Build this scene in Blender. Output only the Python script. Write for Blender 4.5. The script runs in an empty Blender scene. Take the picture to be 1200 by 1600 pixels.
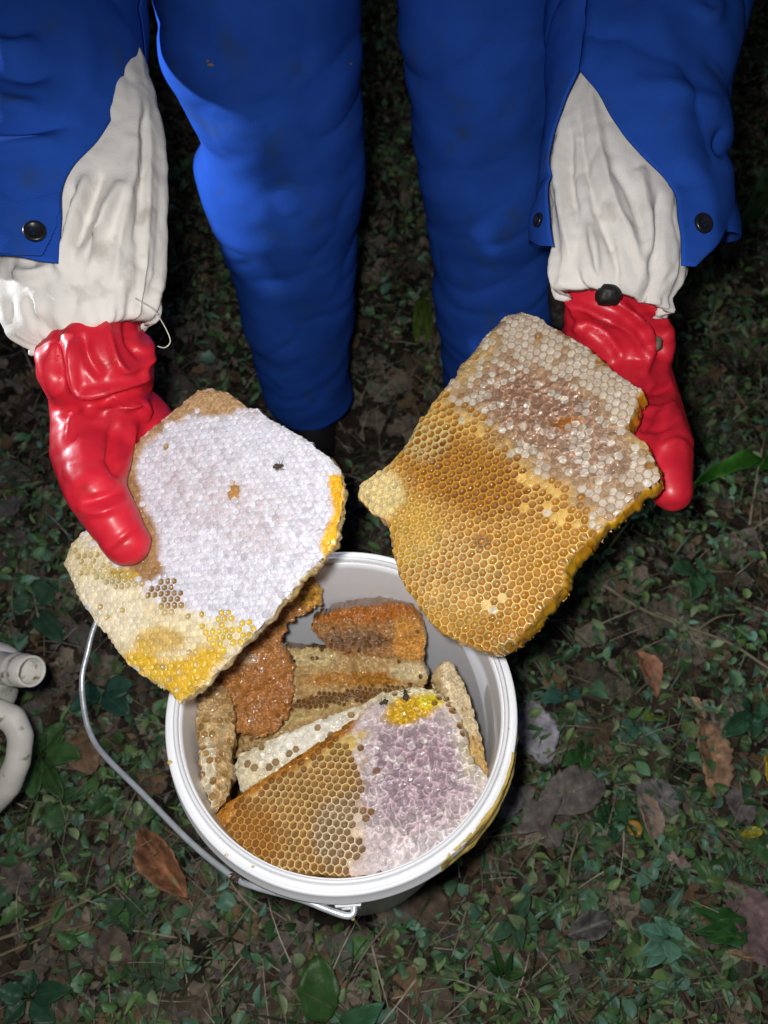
import bpy, bmesh, math
import numpy as np
from mathutils import Vector, Matrix

rng = np.random.default_rng(7)
scene = bpy.context.scene
COL = scene.collection
R = math.radians

# ------------------------------------------------------------------ camera
CAMZ, F, TILT = 1.10, 1232.0, R(33.0)
CAM = np.array([0.0, 0.0, CAMZ])
RT = np.array([1.0, 0.0, 0.0])
UP = np.array([0.0, math.cos(TILT), math.sin(TILT)])
FW = np.array([0.0, math.sin(TILT), -math.cos(TILT)])
cam = bpy.data.cameras.new('camera')
cam.sensor_fit = 'VERTICAL'
cam.sensor_height = 24.0
cam.lens = 24.0 * F / 1600.0
cam.clip_start = 0.01
cam.clip_end = 200.0
cam.dof.use_dof = True
cam.dof.focus_distance = 0.66
cam.dof.aperture_fstop = 4.5
camo = bpy.data.objects.new('camera', cam)
camo.location = CAM
camo.rotation_euler = (TILT, 0, 0)
COL.objects.link(camo)
scene.camera = camo

# ------------------------------------------------------------------ night sky, moon-weak sun, two hand torches
world = bpy.data.worlds.new('World')
scene.world = world
world.use_nodes = True
wn = world.node_tree.nodes
wl = world.node_tree.links
wn.clear()
wo = wn.new('ShaderNodeOutputWorld')
wb = wn.new('ShaderNodeBackground')
sky = wn.new('ShaderNodeTexSky')
sky.sky_type = 'NISHITA'
sky.sun_disc = False
sky.sun_elevation = R(25)
sky.sun_rotation = R(200)
wb.inputs['Strength'].default_value = 0.008
wl.new(sky.outputs[0], wb.inputs[0])
wl.new(wb.outputs[0], wo.inputs[0])

def aim(o, src, dst):
    o.location = src
    o.rotation_euler = (Vector(dst) - Vector(src)).to_track_quat('-Z', 'Y').to_euler()

sun = bpy.data.lights.new('sun', 'SUN')
sun.energy = 0.02
sun.angle = R(0.5)
sun.color = (1, 0.95, 0.88)
suno = bpy.data.objects.new('sun', sun)
aim(suno, (-1, -2, 3), (0, 0, 0))
COL.objects.link(suno)

def torch(name, src, dst, power, cone, blend, radius, color):
    l = bpy.data.lights.new(name, 'SPOT')
    l.energy = power
    l.spot_size = R(cone)
    l.spot_blend = blend
    l.shadow_soft_size = radius
    l.color = color
    o = bpy.data.objects.new(name, l)
    aim(o, src, dst)
    COL.objects.link(o)

# light of the lamp beside the phone, and of the white hand torch held low at the left
torch('phone_lamp', (-0.034, 0.02, 1.115), (0.03, 0.33, 0.35), 22.0, 128, 1.0, 0.018, (1.0, 0.98, 0.955))
torch('hand_torch', (-0.95, 0.78, 0.80), (-0.20, 0.68, 0.73), 52.0, 52, 0.4, 0.014, (0.88, 0.92, 1.0))

scene.view_settings.view_transform = 'Standard'
scene.view_settings.look = 'None'
scene.view_settings.exposure = 0.0
scene.view_settings.gamma = 1.0
scene.view_settings.use_curve_mapping = False
scene.cycles.use_denoising = True
scene.cycles.max_bounces = 6

# ------------------------------------------------------------------ helpers: pixels of the photograph to places
def P(px, py, d):
    return CAM + d * (FW + (px - 600.0) / F * RT + (800.0 - py) / F * UP)

def ray(px, py):
    return FW + (px - 600.0) / F * RT + (800.0 - py) / F * UP

def PZ(px, py, z):
    r = ray(px, py)
    return CAM + r * ((z - CAMZ) / r[2])

def PY(px, py, y):
    r = ray(px, py)
    return CAM + r * (y / r[1])

def proj(co):
    c = np.asarray(co) - CAM
    d = c @ FW
    return 600 + F * (c @ RT) / d, 800 - F * (c @ UP) / d, d

# ------------------------------------------------------------------ helpers: noise
def _hash(i, j, k, seed):
    h = (i * 374761393 + j * 668265263 + k * 2147483647 + seed * 974711) & 0xFFFFFFFF
    h = ((h ^ (h >> 13)) * 1274126177) & 0xFFFFFFFF
    h = ((h ^ (h >> 16)) * 2246822519) & 0xFFFFFFFF
    return ((h ^ (h >> 15)) & 0xFFFF) / 65535.0

def vnoise(p, seed=0):
    p = np.asarray(p, float)
    i = np.floor(p).astype(np.int64)
    f = p - i
    f = f * f * (3 - 2 * f)
    out = 0
    for dx in (0, 1):
        for dy in (0, 1):
            for dz in (0, 1):
                w = (f[:, 0] if dx else 1 - f[:, 0]) * (f[:, 1] if dy else 1 - f[:, 1]) * (f[:, 2] if dz else 1 - f[:, 2])
                out = out + w * _hash(i[:, 0] + dx, i[:, 1] + dy, i[:, 2] + dz, seed)
    return out * 2 - 1

def fbm(p, oct=3, seed=0):
    a, s, t = 1.0, 0.0, 0.0
    p = np.asarray(p, float)
    for o in range(oct):
        s = s + a * vnoise(p * (2.03 ** o) + 17.3 * o, seed + o)
        t += a
        a *= 0.5
    return s / t

def n2(x, y, freq, seed=0, oct=3):
    x = np.asarray(x, float).ravel()
    y = np.asarray(y, float).ravel()
    return fbm(np.stack([x * freq, y * freq, np.zeros_like(x) + 0.37 * seed], 1), oct, seed)

def sstep(a, b, x):
    t = np.clip((x - a) / (b - a), 0, 1)
    return t * t * (3 - 2 * t)

def in_poly(poly, x, y):
    x = np.asarray(x, float)
    y = np.asarray(y, float)
    inside = np.zeros(x.shape, bool)
    n = len(poly)
    for i in range(n):
        x1, y1 = poly[i]
        x2, y2 = poly[(i + 1) % n]
        c = ((y1 > y) != (y2 > y)) & (x < (x2 - x1) * (y - y1) / (y2 - y1 + 1e-12) + x1)
        inside ^= c
    return inside

def seg_dist(x, y, a, b):
    ax, ay = a
    bx, by = b
    dx, dy = bx - ax, by - ay
    t = np.clip(((x - ax) * dx + (y - ay) * dy) / (dx * dx + dy * dy + 1e-12), 0, 1)
    return np.hypot(x - ax - t * dx, y - ay - t * dy), t

def poly_sd(poly, x, y):
    d = np.full(np.shape(x), 1e9)
    for i in range(len(poly)):
        d = np.minimum(d, seg_dist(x, y, poly[i], poly[(i + 1) % len(poly)])[0])
    return np.where(in_poly(poly, x, y), d, -d)

def area(poly, soft):
    return lambda x, y: sstep(-soft, soft, poly_sd(poly, x, y) + soft * 0.9 * n2(x, y, 0.045, 5).reshape(np.shape(x)))

def blob(cx, cy, rx, ry, rot=0.0, soft=0.6):
    c, s = math.cos(R(rot)), math.sin(R(rot))
    def f(x, y):
        u = ((x - cx) * c + (y - cy) * s) / rx
        v = (-(x - cx) * s + (y - cy) * c) / ry
        return sstep(1 + soft / 2, 1 - soft / 2, np.hypot(u, v) + 0.25 * n2(x, y, 0.04, 9).reshape(np.shape(x)))
    return f

def field(base, *layers):
    base = np.array(base, float)
    def f(x, y):
        x = np.asarray(x, float)
        out = np.broadcast_to(base, x.shape + base.shape).copy()
        for fn, val in layers:
            w = fn(x, y)
            if base.shape:
                w = w[..., None]
            out = out + (np.array(val, float) - out) * w
        return out
    return f

# ------------------------------------------------------------------ helpers: objects
def mesh_obj(name, verts, faces, mats, parent=None, smooth=True, fmat=None, attrs=None):
    me = bpy.data.meshes.new(name)
    me.from_pydata(np.asarray(verts, float).tolist(), [], faces if isinstance(faces, list) else faces.tolist())
    for m in (mats if isinstance(mats, (list, tuple)) else [mats]):
        me.materials.append(m)
    if fmat is not None:
        me.polygons.foreach_set('material_index', np.asarray(fmat, np.int32))
    if smooth:
        me.polygons.foreach_set('use_smooth', np.ones(len(me.polygons), bool))
    for k, v in (attrs or {}).items():
        at = me.attributes.new(k, 'FLOAT_COLOR', 'POINT')
        v = np.asarray(v, np.float32)
        if v.shape[1] == 3:
            v = np.concatenate([v, np.ones((len(v), 1), np.float32)], 1)
        at.data.foreach_set('color', v.ravel())
    me.update()
    o = bpy.data.objects.new(name, me)
    COL.objects.link(o)
    if parent is not None:
        o.parent = parent
        o.matrix_parent_inverse = parent.matrix_basis.inverted()
    return o

def empty(name, loc, label, cat, group=None):
    o = bpy.data.objects.new(name, None)
    o.location = Vector(loc)
    o.empty_display_size = 0.05
    COL.objects.link(o)
    return tag(o, label, cat, group)

def tag(o, label, cat, group=None, kind=None):
    o['label'] = label
    if cat:
        o['category'] = cat
    if group:
        o['group'] = group
    if kind:
        o['kind'] = kind
    return o

def grid_faces(nu, nv, wrap_v=False):
    f = []
    for i in range(nu - 1):
        for j in range(nv if wrap_v else nv - 1):
            k = (j + 1) % nv
            f.append((i * nv + j, i * nv + k, (i + 1) * nv + k, (i + 1) * nv + j))
    return f

def catmull(pts, n):
    pts = np.asarray(pts, float)
    m = len(pts)
    t = np.linspace(0, m - 1, n)
    i = np.clip(np.floor(t).astype(int), 0, m - 2)
    f = (t - i)[:, None]
    p0 = pts[np.clip(i - 1, 0, m - 1)]
    p1 = pts[i]
    p2 = pts[i + 1]
    p3 = pts[np.clip(i + 2, 0, m - 1)]
    return 0.5 * (2 * p1 + (p2 - p0) * f + (2 * p0 - 5 * p1 + 4 * p2 - p3) * f ** 2 + (3 * p1 - p0 - 3 * p2 + p3) * f ** 3)

def tube(pts, rad, seg=10, n=None, cap=True):
    pts = np.asarray(pts, float)
    if n:
        pts = catmull(pts, n)
    rad = np.interp(np.linspace(0, 1, len(pts)), np.linspace(0, 1, np.size(rad)), np.atleast_1d(rad)) if np.size(rad) > 1 else np.full(len(pts), float(np.ravel(rad)[0]))
    tan = np.gradient(pts, axis=0)
    tan /= np.linalg.norm(tan, axis=1)[:, None] + 1e-12
    u = np.cross(tan[0], [0.3, 0.2, 0.93])
    V = []
    for i in range(len(pts)):
        u = u - tan[i] * (u @ tan[i])
        u /= np.linalg.norm(u) + 1e-12
        w = np.cross(tan[i], u)
        a = np.linspace(0, 2 * math.pi, seg, endpoint=False)
        V.append(pts[i] + rad[i] * (np.cos(a)[:, None] * u + np.sin(a)[:, None] * w))
    V = np.concatenate(V)
    fs = grid_faces(len(pts), seg, True)
    if cap:
        fs.append(tuple(range(seg - 1, -1, -1)))
        fs.append(tuple(range((len(pts) - 1) * seg, len(pts) * seg)))
    return V, fs

def join(parts):
    V, Fs, n = [], [], 0
    for v, f in parts:
        V.append(np.asarray(v))
        Fs += [tuple(int(i) + n for i in q) for q in f]
        n += len(v)
    return np.concatenate(V), Fs

def lathe(profile, seg=64, center=(0, 0, 0), ax=None):
    pr = np.asarray(profile, float)
    a = np.linspace(0, 2 * math.pi, seg, endpoint=False)
    V = np.stack([np.outer(pr[:, 0], np.cos(a)), np.outer(pr[:, 0], np.sin(a)), np.repeat(pr[:, 1][:, None], seg, 1)], 2).reshape(-1, 3)
    if ax is not None:
        M = np.array(Vector(ax).to_track_quat('Z', 'Y').to_matrix())
        V = V @ M.T
    return V + np.asarray(center), grid_faces(len(pr), seg, True)

def ico(c, r, sub=2, scale=(1, 1, 1), rot=None):
    bm = bmesh.new()
    bmesh.ops.create_icosphere(bm, subdivisions=sub, radius=1.0)
    v = np.array([q.co for q in bm.verts]) * r * np.array(scale)
    f = [tuple(q.index for q in fc.verts) for fc in bm.faces]
    bm.free()
    if rot is not None:
        v = v @ np.array(rot).T
    return v + np.asarray(c), f

def union(chains, voxel, smooth=6):
    """chains of (point, radius): one continuous skin around all of them"""
    parts = []
    for ch in chains:
        for (p, r), (q, s) in zip(ch[:-1], ch[1:]):
            p, q = np.asarray(p), np.asarray(q)
            k = max(2, int(np.linalg.norm(q - p) / (0.28 * min(r, s))) + 1)
            for t in np.linspace(0, 1, k):
                parts.append(ico(p + (q - p) * t, r + (s - r) * t, 2))
    V, Fs = join(parts)
    me = bpy.data.meshes.new('tmp')
    me.from_pydata(V.tolist(), [], Fs)
    o = bpy.data.objects.new('tmp', me)
    COL.objects.link(o)
    m = o.modifiers.new('r', 'REMESH')
    m.mode = 'VOXEL'
    m.voxel_size = voxel
    s = o.modifiers.new('s', 'SMOOTH')
    s.factor = 0.5
    s.iterations = smooth
    dg = bpy.context.evaluated_depsgraph_get()
    e = o.evaluated_get(dg)
    m2 = e.to_mesh()
    v = np.array([q.co for q in m2.vertices])
    f = [tuple(q.vertices) for q in m2.polygons]
    e.to_mesh_clear()
    bpy.data.objects.remove(o)
    bpy.data.meshes.remove(me)
    return v, f

def normals(V, Fs):
    me = bpy.data.meshes.new('tmpn')
    me.from_pydata(V.tolist(), [], Fs)
    n = np.zeros(len(V) * 3, np.float32)
    me.vertex_normals.foreach_get('vector', n)
    bpy.data.meshes.remove(me)
    return n.reshape(-1, 3)

def folds(V, Fs, lines):
    """raise soft ridges (or, with negative height, creases) along lines: ((x1,y1),(x2,y2),...), half width, height"""
    N = normals(V, Fs)
    px, py, d = proj(V)
    view = CAM - V
    view /= np.linalg.norm(view, axis=1)[:, None]
    face = sstep(-0.15, 0.25, (N * view).sum(1))
    amp = np.zeros(len(V))
    for pts, w, h in lines:
        pts = catmull(pts, max(2, 4 * len(pts))) if len(pts) > 2 else np.asarray(pts, float)
        best = np.full(len(V), 1e9)
        tt = np.zeros(len(V))
        for k in range(len(pts) - 1):
            dd, t = seg_dist(px, py, pts[k], pts[k + 1])
            m = dd < best
            best = np.where(m, dd, best)
            tt = np.where(m, (k + t) / (len(pts) - 1), tt)
        tap = np.clip(np.sin(np.clip(tt, 0, 1) * math.pi), 0, 1) ** 0.6 * 0.85 + 0.15
        amp += h * np.exp(-(best / w) ** 2) * tap
    return V + N * (amp * face)[:, None]

# ------------------------------------------------------------------ materials
def mat(name, base=(0.5, 0.5, 0.5), rough=0.6, attr=None, wet=None, var=0.12, nscale=40, bump=0.0, bscale=200, spec=0.5,
        sss=0.0, sssr=(0.01, 0.006, 0.003), coat=0.0, metal=0.0, trans=0.0, sheen=0.0, weave=0.0, ior=1.45, dirt=None):
    m = bpy.data.materials.new(name)
    m.use_nodes = True
    nt = m.node_tree
    N, L = nt.nodes, nt.links
    b = N['Principled BSDF']
    tc = N.new('ShaderNodeTexCoord')
    nz = N.new('ShaderNodeTexNoise')
    nz.inputs['Scale'].default_value = nscale
    nz.inputs['Detail'].default_value = 4
    L.new(tc.outputs['Object'], nz.inputs['Vector'])
    mr = N.new('ShaderNodeMapRange')
    mr.inputs[1].default_value = 0.3
    mr.inputs[2].default_value = 0.7
    mr.inputs[3].default_value = 1 - var
    mr.inputs[4].default_value = 1 + var
    L.new(nz.outputs[0], mr.inputs[0])
    mul = N.new('ShaderNodeVectorMath')
    mul.operation = 'SCALE'
    L.new(mr.outputs[0], mul.inputs['Scale'])
    if attr:
        at = N.new('ShaderNodeAttribute')
        at.attribute_name = attr
        L.new(at.outputs['Color'], mul.inputs[0])
        if wet is not None:
            w = N.new('ShaderNodeMapRange')
            w.inputs[3].default_value = rough
            w.inputs[4].default_value = wet
            L.new(at.outputs['Alpha'], w.inputs[0])
            L.new(w.outputs[0], b.inputs['Roughness'])
            if coat >= 0:
                L.new(at.outputs['Alpha'], b.inputs['Coat Weight'])
            b.inputs['Coat Roughness'].default_value = 0.08
    else:
        mul.inputs[0].default_value = base
    src = mul.outputs[0]
    if dirt:
        dcol, dscale, lo, hi = dirt
        dn = N.new('ShaderNodeTexNoise')
        dn.inputs['Scale'].default_value = dscale
        dn.inputs['Detail'].default_value = 6
        L.new(tc.outputs['Object'], dn.inputs['Vector'])
        dm = N.new('ShaderNodeMapRange')
        dm.inputs[1].default_value = lo
        dm.inputs[2].default_value = hi
        L.new(dn.outputs[0], dm.inputs[0])
        mx = N.new('ShaderNodeMix')
        mx.data_type = 'RGBA'
        L.new(dm.outputs[0], mx.inputs[0])
        L.new(src, mx.inputs[6])
        mx.inputs[7].default_value = (*dcol, 1)
        src = mx.outputs[2]
    L.new(src, b.inputs['Base Color'])
    if wet is None:
        b.inputs['Roughness'].default_value = rough
        b.inputs['Coat Weight'].default_value = coat
        b.inputs['Coat Roughness'].default_value = 0.18
    b.inputs['Specular IOR Level'].default_value = spec
    b.inputs['Metallic'].default_value = metal
    b.inputs['IOR'].default_value = ior
    if trans:
        b.inputs['Transmission Weight'].default_value = trans
    if sss:
        b.inputs['Subsurface Weight'].default_value = sss
        b.inputs['Subsurface Radius'].default_value = sssr
        b.inputs['Subsurface Scale'].default_value = 1.0
    if sheen:
        b.inputs['Sheen Weight'].default_value = sheen
    if bump or weave:
        bp = N.new('ShaderNodeBump')
        bp.inputs['Strength'].default_value = bump or weave
        bp.inputs['Distance'].default_value = 0.001
        if weave:
            wv = N.new('ShaderNodeTexNoise')
            wv.inputs['Scale'].default_value = bscale
            wv.inputs['Detail'].default_value = 3
            mp = N.new('ShaderNodeMapping')
            mp.inputs['Scale'].default_value = (1, 1, 0.35)
            L.new(tc.outputs['Object'], mp.inputs[0])
            L.new(mp.outputs[0], wv.inputs['Vector'])
        else:
            wv = N.new('ShaderNodeTexNoise')
            wv.inputs['Scale'].default_value = bscale
            wv.inputs['Detail'].default_value = 5
            L.new(tc.outputs['Object'], wv.inputs['Vector'])
        L.new(wv.outputs[0], bp.inputs['Height'])
        L.new(bp.outputs[0], b.inputs['Normal'])
    return m

M_SOIL = mat('soil', (0.024, 0.018, 0.014), 0.95, var=0.6, nscale=30, bump=1.0, bscale=160, spec=0.2, dirt=((0.06, 0.05, 0.042), 70, 0.5, 0.7))
M_LEAF = mat('leaf', attr='Col', rough=0.42, var=0.18, nscale=90, bump=0.35, bscale=260, spec=0.35)
M_LITTER = mat('dry_leaf', attr='Col', rough=0.8, var=0.3, nscale=110, bump=0.5, bscale=300, spec=0.25)
M_TWIG = mat('twig', (0.13, 0.10, 0.075), 0.85, var=0.35, nscale=120, bump=0.6, bscale=300)
M_PALE = mat('pale_stalk', (0.24, 0.20, 0.13), 0.8, var=0.3, nscale=120)
M_BLUE = mat('blue_cotton', (0.017, 0.072, 0.375), 1.0, var=0.16, nscale=16, weave=0.3, bscale=900, spec=0.04, sheen=0.0, dirt=((0.026, 0.066, 0.23), 30, 0.56, 0.75))
M_BLUE2 = mat('blue_stitch', (0.006, 0.025, 0.17), 0.85, var=0.14, nscale=30, spec=0.2)
M_WHITE = mat('white_cotton', (0.74, 0.71, 0.67), 0.9, var=0.07, nscale=22, weave=0.4, bscale=800, spec=0.2,
              dirt=((0.33, 0.29, 0.25), 26, 0.60, 0.80))
M_RED = mat('red_rubber', (0.60, 0.016, 0.034), 0.40, var=0.12, nscale=22, bump=0.35, bscale=110, spec=0.5, coat=0.06, dirt=((0.30, 0.02, 0.015), 40, 0.6, 0.8))
M_BLACK = mat('black_button', (0.012, 0.012, 0.014), 0.3)
M_BOOT = mat('black_boot', (0.012, 0.011, 0.010), 0.5, bump=0.2, bscale=90)
M_KNOT = mat('black_elastic', (0.010, 0.009, 0.009), 0.55, var=0.5, nscale=150, bump=1.0, bscale=260)
M_PLASTIC = mat('white_plastic', (0.80, 0.815, 0.85), 0.32, var=0.03, nscale=20, sss=0.12, sssr=(0.01, 0.01, 0.01), bump=0.04, bscale=60,
                dirt=((0.55, 0.53, 0.48), 14, 0.60, 0.85))
M_JUG = mat('jug_plastic', (0.72, 0.70, 0.65), 0.5, var=0.14, nscale=26, sss=0.15, sssr=(0.01, 0.01, 0.01), bump=0.5, bscale=120,
            dirt=((0.16, 0.115, 0.06), 75, 0.60, 0.70))
M_WIRE = mat('galvanised_wire', (0.66, 0.70, 0.76), 0.35, var=0.15, nscale=90, metal=0.5, bump=0.4, bscale=160)
M_HONEYDRIP = mat('honey', (0.56, 0.40, 0.12), 0.15, var=0.2, nscale=60, coat=0.6, sss=0.3, sssr=(0.01, 0.006, 0.001))
M_WAX = mat('wax', attr='Col', rough=0.55, wet=0.24, var=0.16, nscale=170, bump=0.5, bscale=520, spec=0.45, sss=0.22, sssr=(0.006, 0.0032, 0.001))
M_CELL = mat('cell_honey', attr='HCol', rough=0.7, wet=0.20, var=0.25, nscale=90, bump=0.25, bscale=220, spec=0.5, coat=-1)
M_BEE = mat('bee', (0.05, 0.028, 0.012), 0.5, var=0.5, nscale=600)
M_WING = mat('bee_wing', (0.05, 0.04, 0.03), 0.8, spec=0.1)
M_THREAD = mat('thread', (0.6, 0.57, 0.5), 0.9)
M_HOOD = mat('hood_cotton', (0.68, 0.65, 0.6), 0.9, weave=0.4, bscale=700)

# ------------------------------------------------------------------ ground
def gz(x, y):
    x = np.asarray(x, float)
    y = np.asarray(y, float)
    p = np.stack([x.ravel() * 5, y.ravel() * 5, np.zeros(x.size)], 1)
    q = np.stack([x.ravel() * 34, y.ravel() * 34, np.ones(x.size)], 1)
    return (0.016 * fbm(p, 2, 3) + 0.006 * fbm(q, 3, 8) - 0.004).reshape(x.shape)

def axis(lo, hi, fine, far):
    a = np.arange(lo, hi + 1e-6, fine)
    ext = np.array([0.05, 0.15, 0.4, 1, 2.5, 6, 14, 30, far])
    return np.concatenate([(lo - ext)[::-1], a, hi + ext])

gx = axis(-1.5, 1.5, 0.014, 60)
gy = axis(-0.3, 2.7, 0.014, 60)
X, Y = np.meshgrid(gx, gy, indexing='ij')
Z = gz(X, Y)
ground = mesh_obj('ground', np.stack([X, Y, Z], 2).reshape(-1, 3), grid_faces(len(gx), len(gy)), M_SOIL)
ground.data.flip_normals()
tag(ground, 'dark damp soil under the weeds and leaf litter', None, kind='structure')

# ------------------------------------------------------------------ bucket
RC = P(534, 1097, 0.686)
ZR = float(RC[2])
BX, BY = float(RC[0]), float(RC[1])
bucket = empty('bucket', (BX, BY, 0.0), 'round white plastic bucket full of honeycomb pieces standing on the weeds', 'bucket')
def ringp(pts):
    return [(r, ZR + z) for r, z in pts]
zb = -ZR + 0.012
body = ringp([(0.0, zb), (0.112, zb), (0.121, zb + 0.004), (0.1245, zb + 0.012), (0.1395, -0.052), (0.1410, -0.050), (0.1412, -0.012), (0.1418, -0.004),
              (0.1400, -0.003), (0.1392, -0.012), (0.1370, -0.050), (0.1215, zb + 0.014), (0.118, zb + 0.006), (0.0, zb + 0.006)])
bv, bf = lathe(body, 128, (BX, BY, 0))
mesh_obj('body', bv, bf, M_PLASTIC, bucket)
rim = ringp([(0.1412, -0.001), (0.1416, 0.0015), (0.1432, 0.0026), (0.1448, 0.0015), (0.1452, -0.003), (0.1462, -0.0045), (0.1486, -0.0045),
             (0.1498, -0.0025), (0.1520, -0.0022), (0.1530, -0.0045), (0.1536, -0.020), (0.1555, -0.0225), (0.1560, -0.026), (0.1548, -0.028),
             (0.1500, -0.0285), (0.1485, -0.030), (0.1480, -0.042), (0.1430, -0.043), (0.1422, -0.020)])
rv, rf = lathe(rim + [rim[0]], 160, (BX, BY, 0))
rimo = mesh_obj('rim', rv, rf, M_PLASTIC, bucket)

def on_rim(ang, r, dz):
    return np.array([BX + r * math.cos(ang), BY + r * math.sin(ang), ZR + dz])
A1, A2 = R(-87), R(93)
for a in (A1, A2):
    c = on_rim(a, 0.151, -0.040)
    rad = np.array([math.cos(a), math.sin(a), 0])
    tan = np.array([-math.sin(a), math.cos(a), 0])
    v, f = lathe([(0.0, 0.0075), (0.005, 0.0075), (0.0065, 0.006), (0.007, 0.0), (0.010, -0.001), (0.010, -0.006), (0.0, -0.006)], 24, c, rad)
    blk = []
    for sx in (-1, 1):
        for sy in (-1, 1):
            for sz in (-1, 1):
                blk.append(c + tan * (0.013 - 0.003 * (sy > 0)) * sx + rad * (0.001 + 0.005 * sy) + np.array([0, 0, (0.013 - 0.003 * (sy > 0)) * sz]))
    cube_f = [(0, 1, 3, 2), (4, 6, 7, 5), (0, 4, 5, 1), (2, 3, 7, 6), (0, 2, 6, 4), (1, 5, 7, 3)]
    v, f = join([(v, f), (np.array(blk), cube_f)])
    mesh_obj('handle_lug', v, f, M_PLASTIC, bucket, smooth=False)
l1 = on_rim(A1, 0.163, -0.036)
l2 = on_rim(A2, 0.163, -0.036)
wire = [l1 + np.array([0.004, 0.012, 0]), l1, P(470, 1405, 0.635), P(400, 1386, 0.65), P(365, 1370, 0.662), P(300, 1318, 0.69), P(225, 1242, 0.725), P(165, 1182, 0.755), P(143, 1150, 0.77),
        P(132, 1112, 0.78), P(128, 1062, 0.79), P(136, 1022, 0.795), P(152, 968, 0.80), P(200, 880, 0.805), P(290, 825, 0.805), P(400, 822, 0.80), l2 + np.array([-0.03, 0.006, -0.004]), l2, l2 + np.array([0.003, -0.012, 0])]
v, f = tube(wire, 0.0027, 12, 160)
mesh_obj('handle', v, f, M_WIRE, bucket)
# honey run over the rim at the right, and the drip under the near lug
def rim_smear(a0, a1, seed):
    """honey film over the collar: thick drops in the middle, ragged thin edge"""
    n, m = 90, 40
    prof = np.array([(0.1500, -0.0018), (0.1522, -0.0020), (0.1532, -0.0045), (0.1537, -0.012), (0.1538, -0.0195), (0.1557, -0.0223), (0.1563, -0.026), (0.1550, -0.0285)])
    s_ = np.concatenate([[0], np.cumsum(np.linalg.norm(np.diff(prof, axis=0), axis=1))])
    s_ /= s_[-1]
    A_, Q_ = np.meshgrid(np.linspace(0, 1, n), np.linspace(0, 1, m), indexing='ij')
    t, q = A_.ravel(), Q_.ravel()
    nz = fbm(np.stack([t * 9, q * 3.0, np.full(t.size, seed)], 1), 4, seed)
    h = 0.95 - np.abs(t - 0.5) * 1.6 - np.abs(q - 0.45) * 0.8 + 0.75 * nz
    rr = np.interp(q, s_, prof[:, 0]) + np.clip(h, 0, 0.6) * 0.0030 + 0.0001
    zz = np.interp(q, s_, prof[:, 1]) + np.clip(h, 0, 0.6) * 0.0012
    ang = a0 + (a1 - a0) * t
    V = np.stack([BX + rr * np.cos(ang), BY + rr * np.sin(ang), ZR + zz], 1)
    fs = [f_ for f_ in grid_faces(n, m) if min(h[i] for i in f_) > 0.02]
    u = sorted(set(i for f_ in fs for i in f_))
    mp = {a: i for i, a in enumerate(u)}
    return V[u], [tuple(mp[i] for i in f_) for f_ in fs]
v, f = rim_smear(R(-58), R(-8), 3)
mesh_obj('honey_smear', v, f, M_HONEYDRIP, rimo)
d0 = on_rim(R(-86), 0.164, -0.043)
v, f = tube([d0, d0 + np.array([0.002, 0, -0.03]), d0 + np.array([0.003, 0.001, -0.07]), d0 + np.array([0.004, 0.002, -0.12])], [0.0016, 0.0008, 0.0007, 0.0013], 8, 14)
mesh_obj('honey_drip', v, f, M_HONEYDRIP, rimo)

rb = np.random.default_rng(5)
for k in range(9):
    a_ = rb.uniform(0, 2 * math.pi)
    c_ = on_rim(a_, rb.choice([0.1434, 0.1475, 0.1512]), 0.0005 if k % 3 else -0.001)
    v, f = ico(c_, rb.uniform(0.0008, 0.0017), 2, (1.3, 1.0, 0.6))
    v = v + normals(v, f) * (0.0008 * fbm(v * 700, 2, k))[:, None]
    o = mesh_obj('wax_crumb', v, f, M_HONEYDRIP, rimo)

# ------------------------------------------------------------------ honeycomb
NA = 18
CORN = [np.array([math.cos(R(60 * k + 30)), math.sin(R(60 * k + 30))]) / math.sqrt(3) for k in range(7)]
HEX = np.array([CORN[k // 3] * (1 - (k % 3) / 3) + CORN[k // 3 + 1] * ((k % 3) / 3) for k in range(NA)])
CIRC = HEX / np.linalg.norm(HEX, axis=1)[:, None] * 0.5
RINGS = np.array([0.36, 0.64, 0.79, 0.83, 0.89, 0.95, 1.0])
NR = len(RINGS)
TEMPL = [np.zeros((1, 2))]
for r_ in RINGS:
    w = 0.25 + 0.75 * sstep(0.3, 0.9, r_)
    TEMPL.append((CIRC * (1 - w) + HEX * w) * r_)
TEMPL = np.concatenate(TEMPL)
TR = np.concatenate([[0.0], np.repeat(RINGS, NA)])
TF = []
for k in range(NA):
    TF.append((0, 1 + k, 1 + (k + 1) % NA, -1))
for q in range(NR - 1):
    for k in range(NA):
        k2 = (k + 1) % NA
        TF.append((1 + q * NA + k, 1 + (q + 1) * NA + k, 1 + (q + 1) * NA + k2, 1 + q * NA + k2))

class Plane:
    def __init__(self, pts, rot=0.0):
        a, b, c = [np.asarray(p, float) for p in pts]
        n = np.cross(b - a, c - a)
        n /= np.linalg.norm(n)
        if n @ (CAM - a) < 0:
            n = -n
        self.n, self.o = n, (a + b + c) / 3
        ex = RT - n * (RT @ n)
        ex /= np.linalg.norm(ex)
        ey = np.cross(n, ex)
        self.ex = ex * math.cos(rot) + ey * math.sin(rot)
        self.ey = np.cross(n, self.ex)
    def hit(self, px, py):
        r = ray(px, py)
        t = ((self.o - CAM) @ self.n) / (r @ self.n)
        return CAM + r * t, t
    def local(self, px, py):
        p = self.hit(px, py)[0] - self.o
        return p @ self.ex, p @ self.ey
    def world(self, x, y, z):
        return self.o + np.outer(x, self.ex) + np.outer(y, self.ey) + np.outer(z, self.n)

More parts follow.
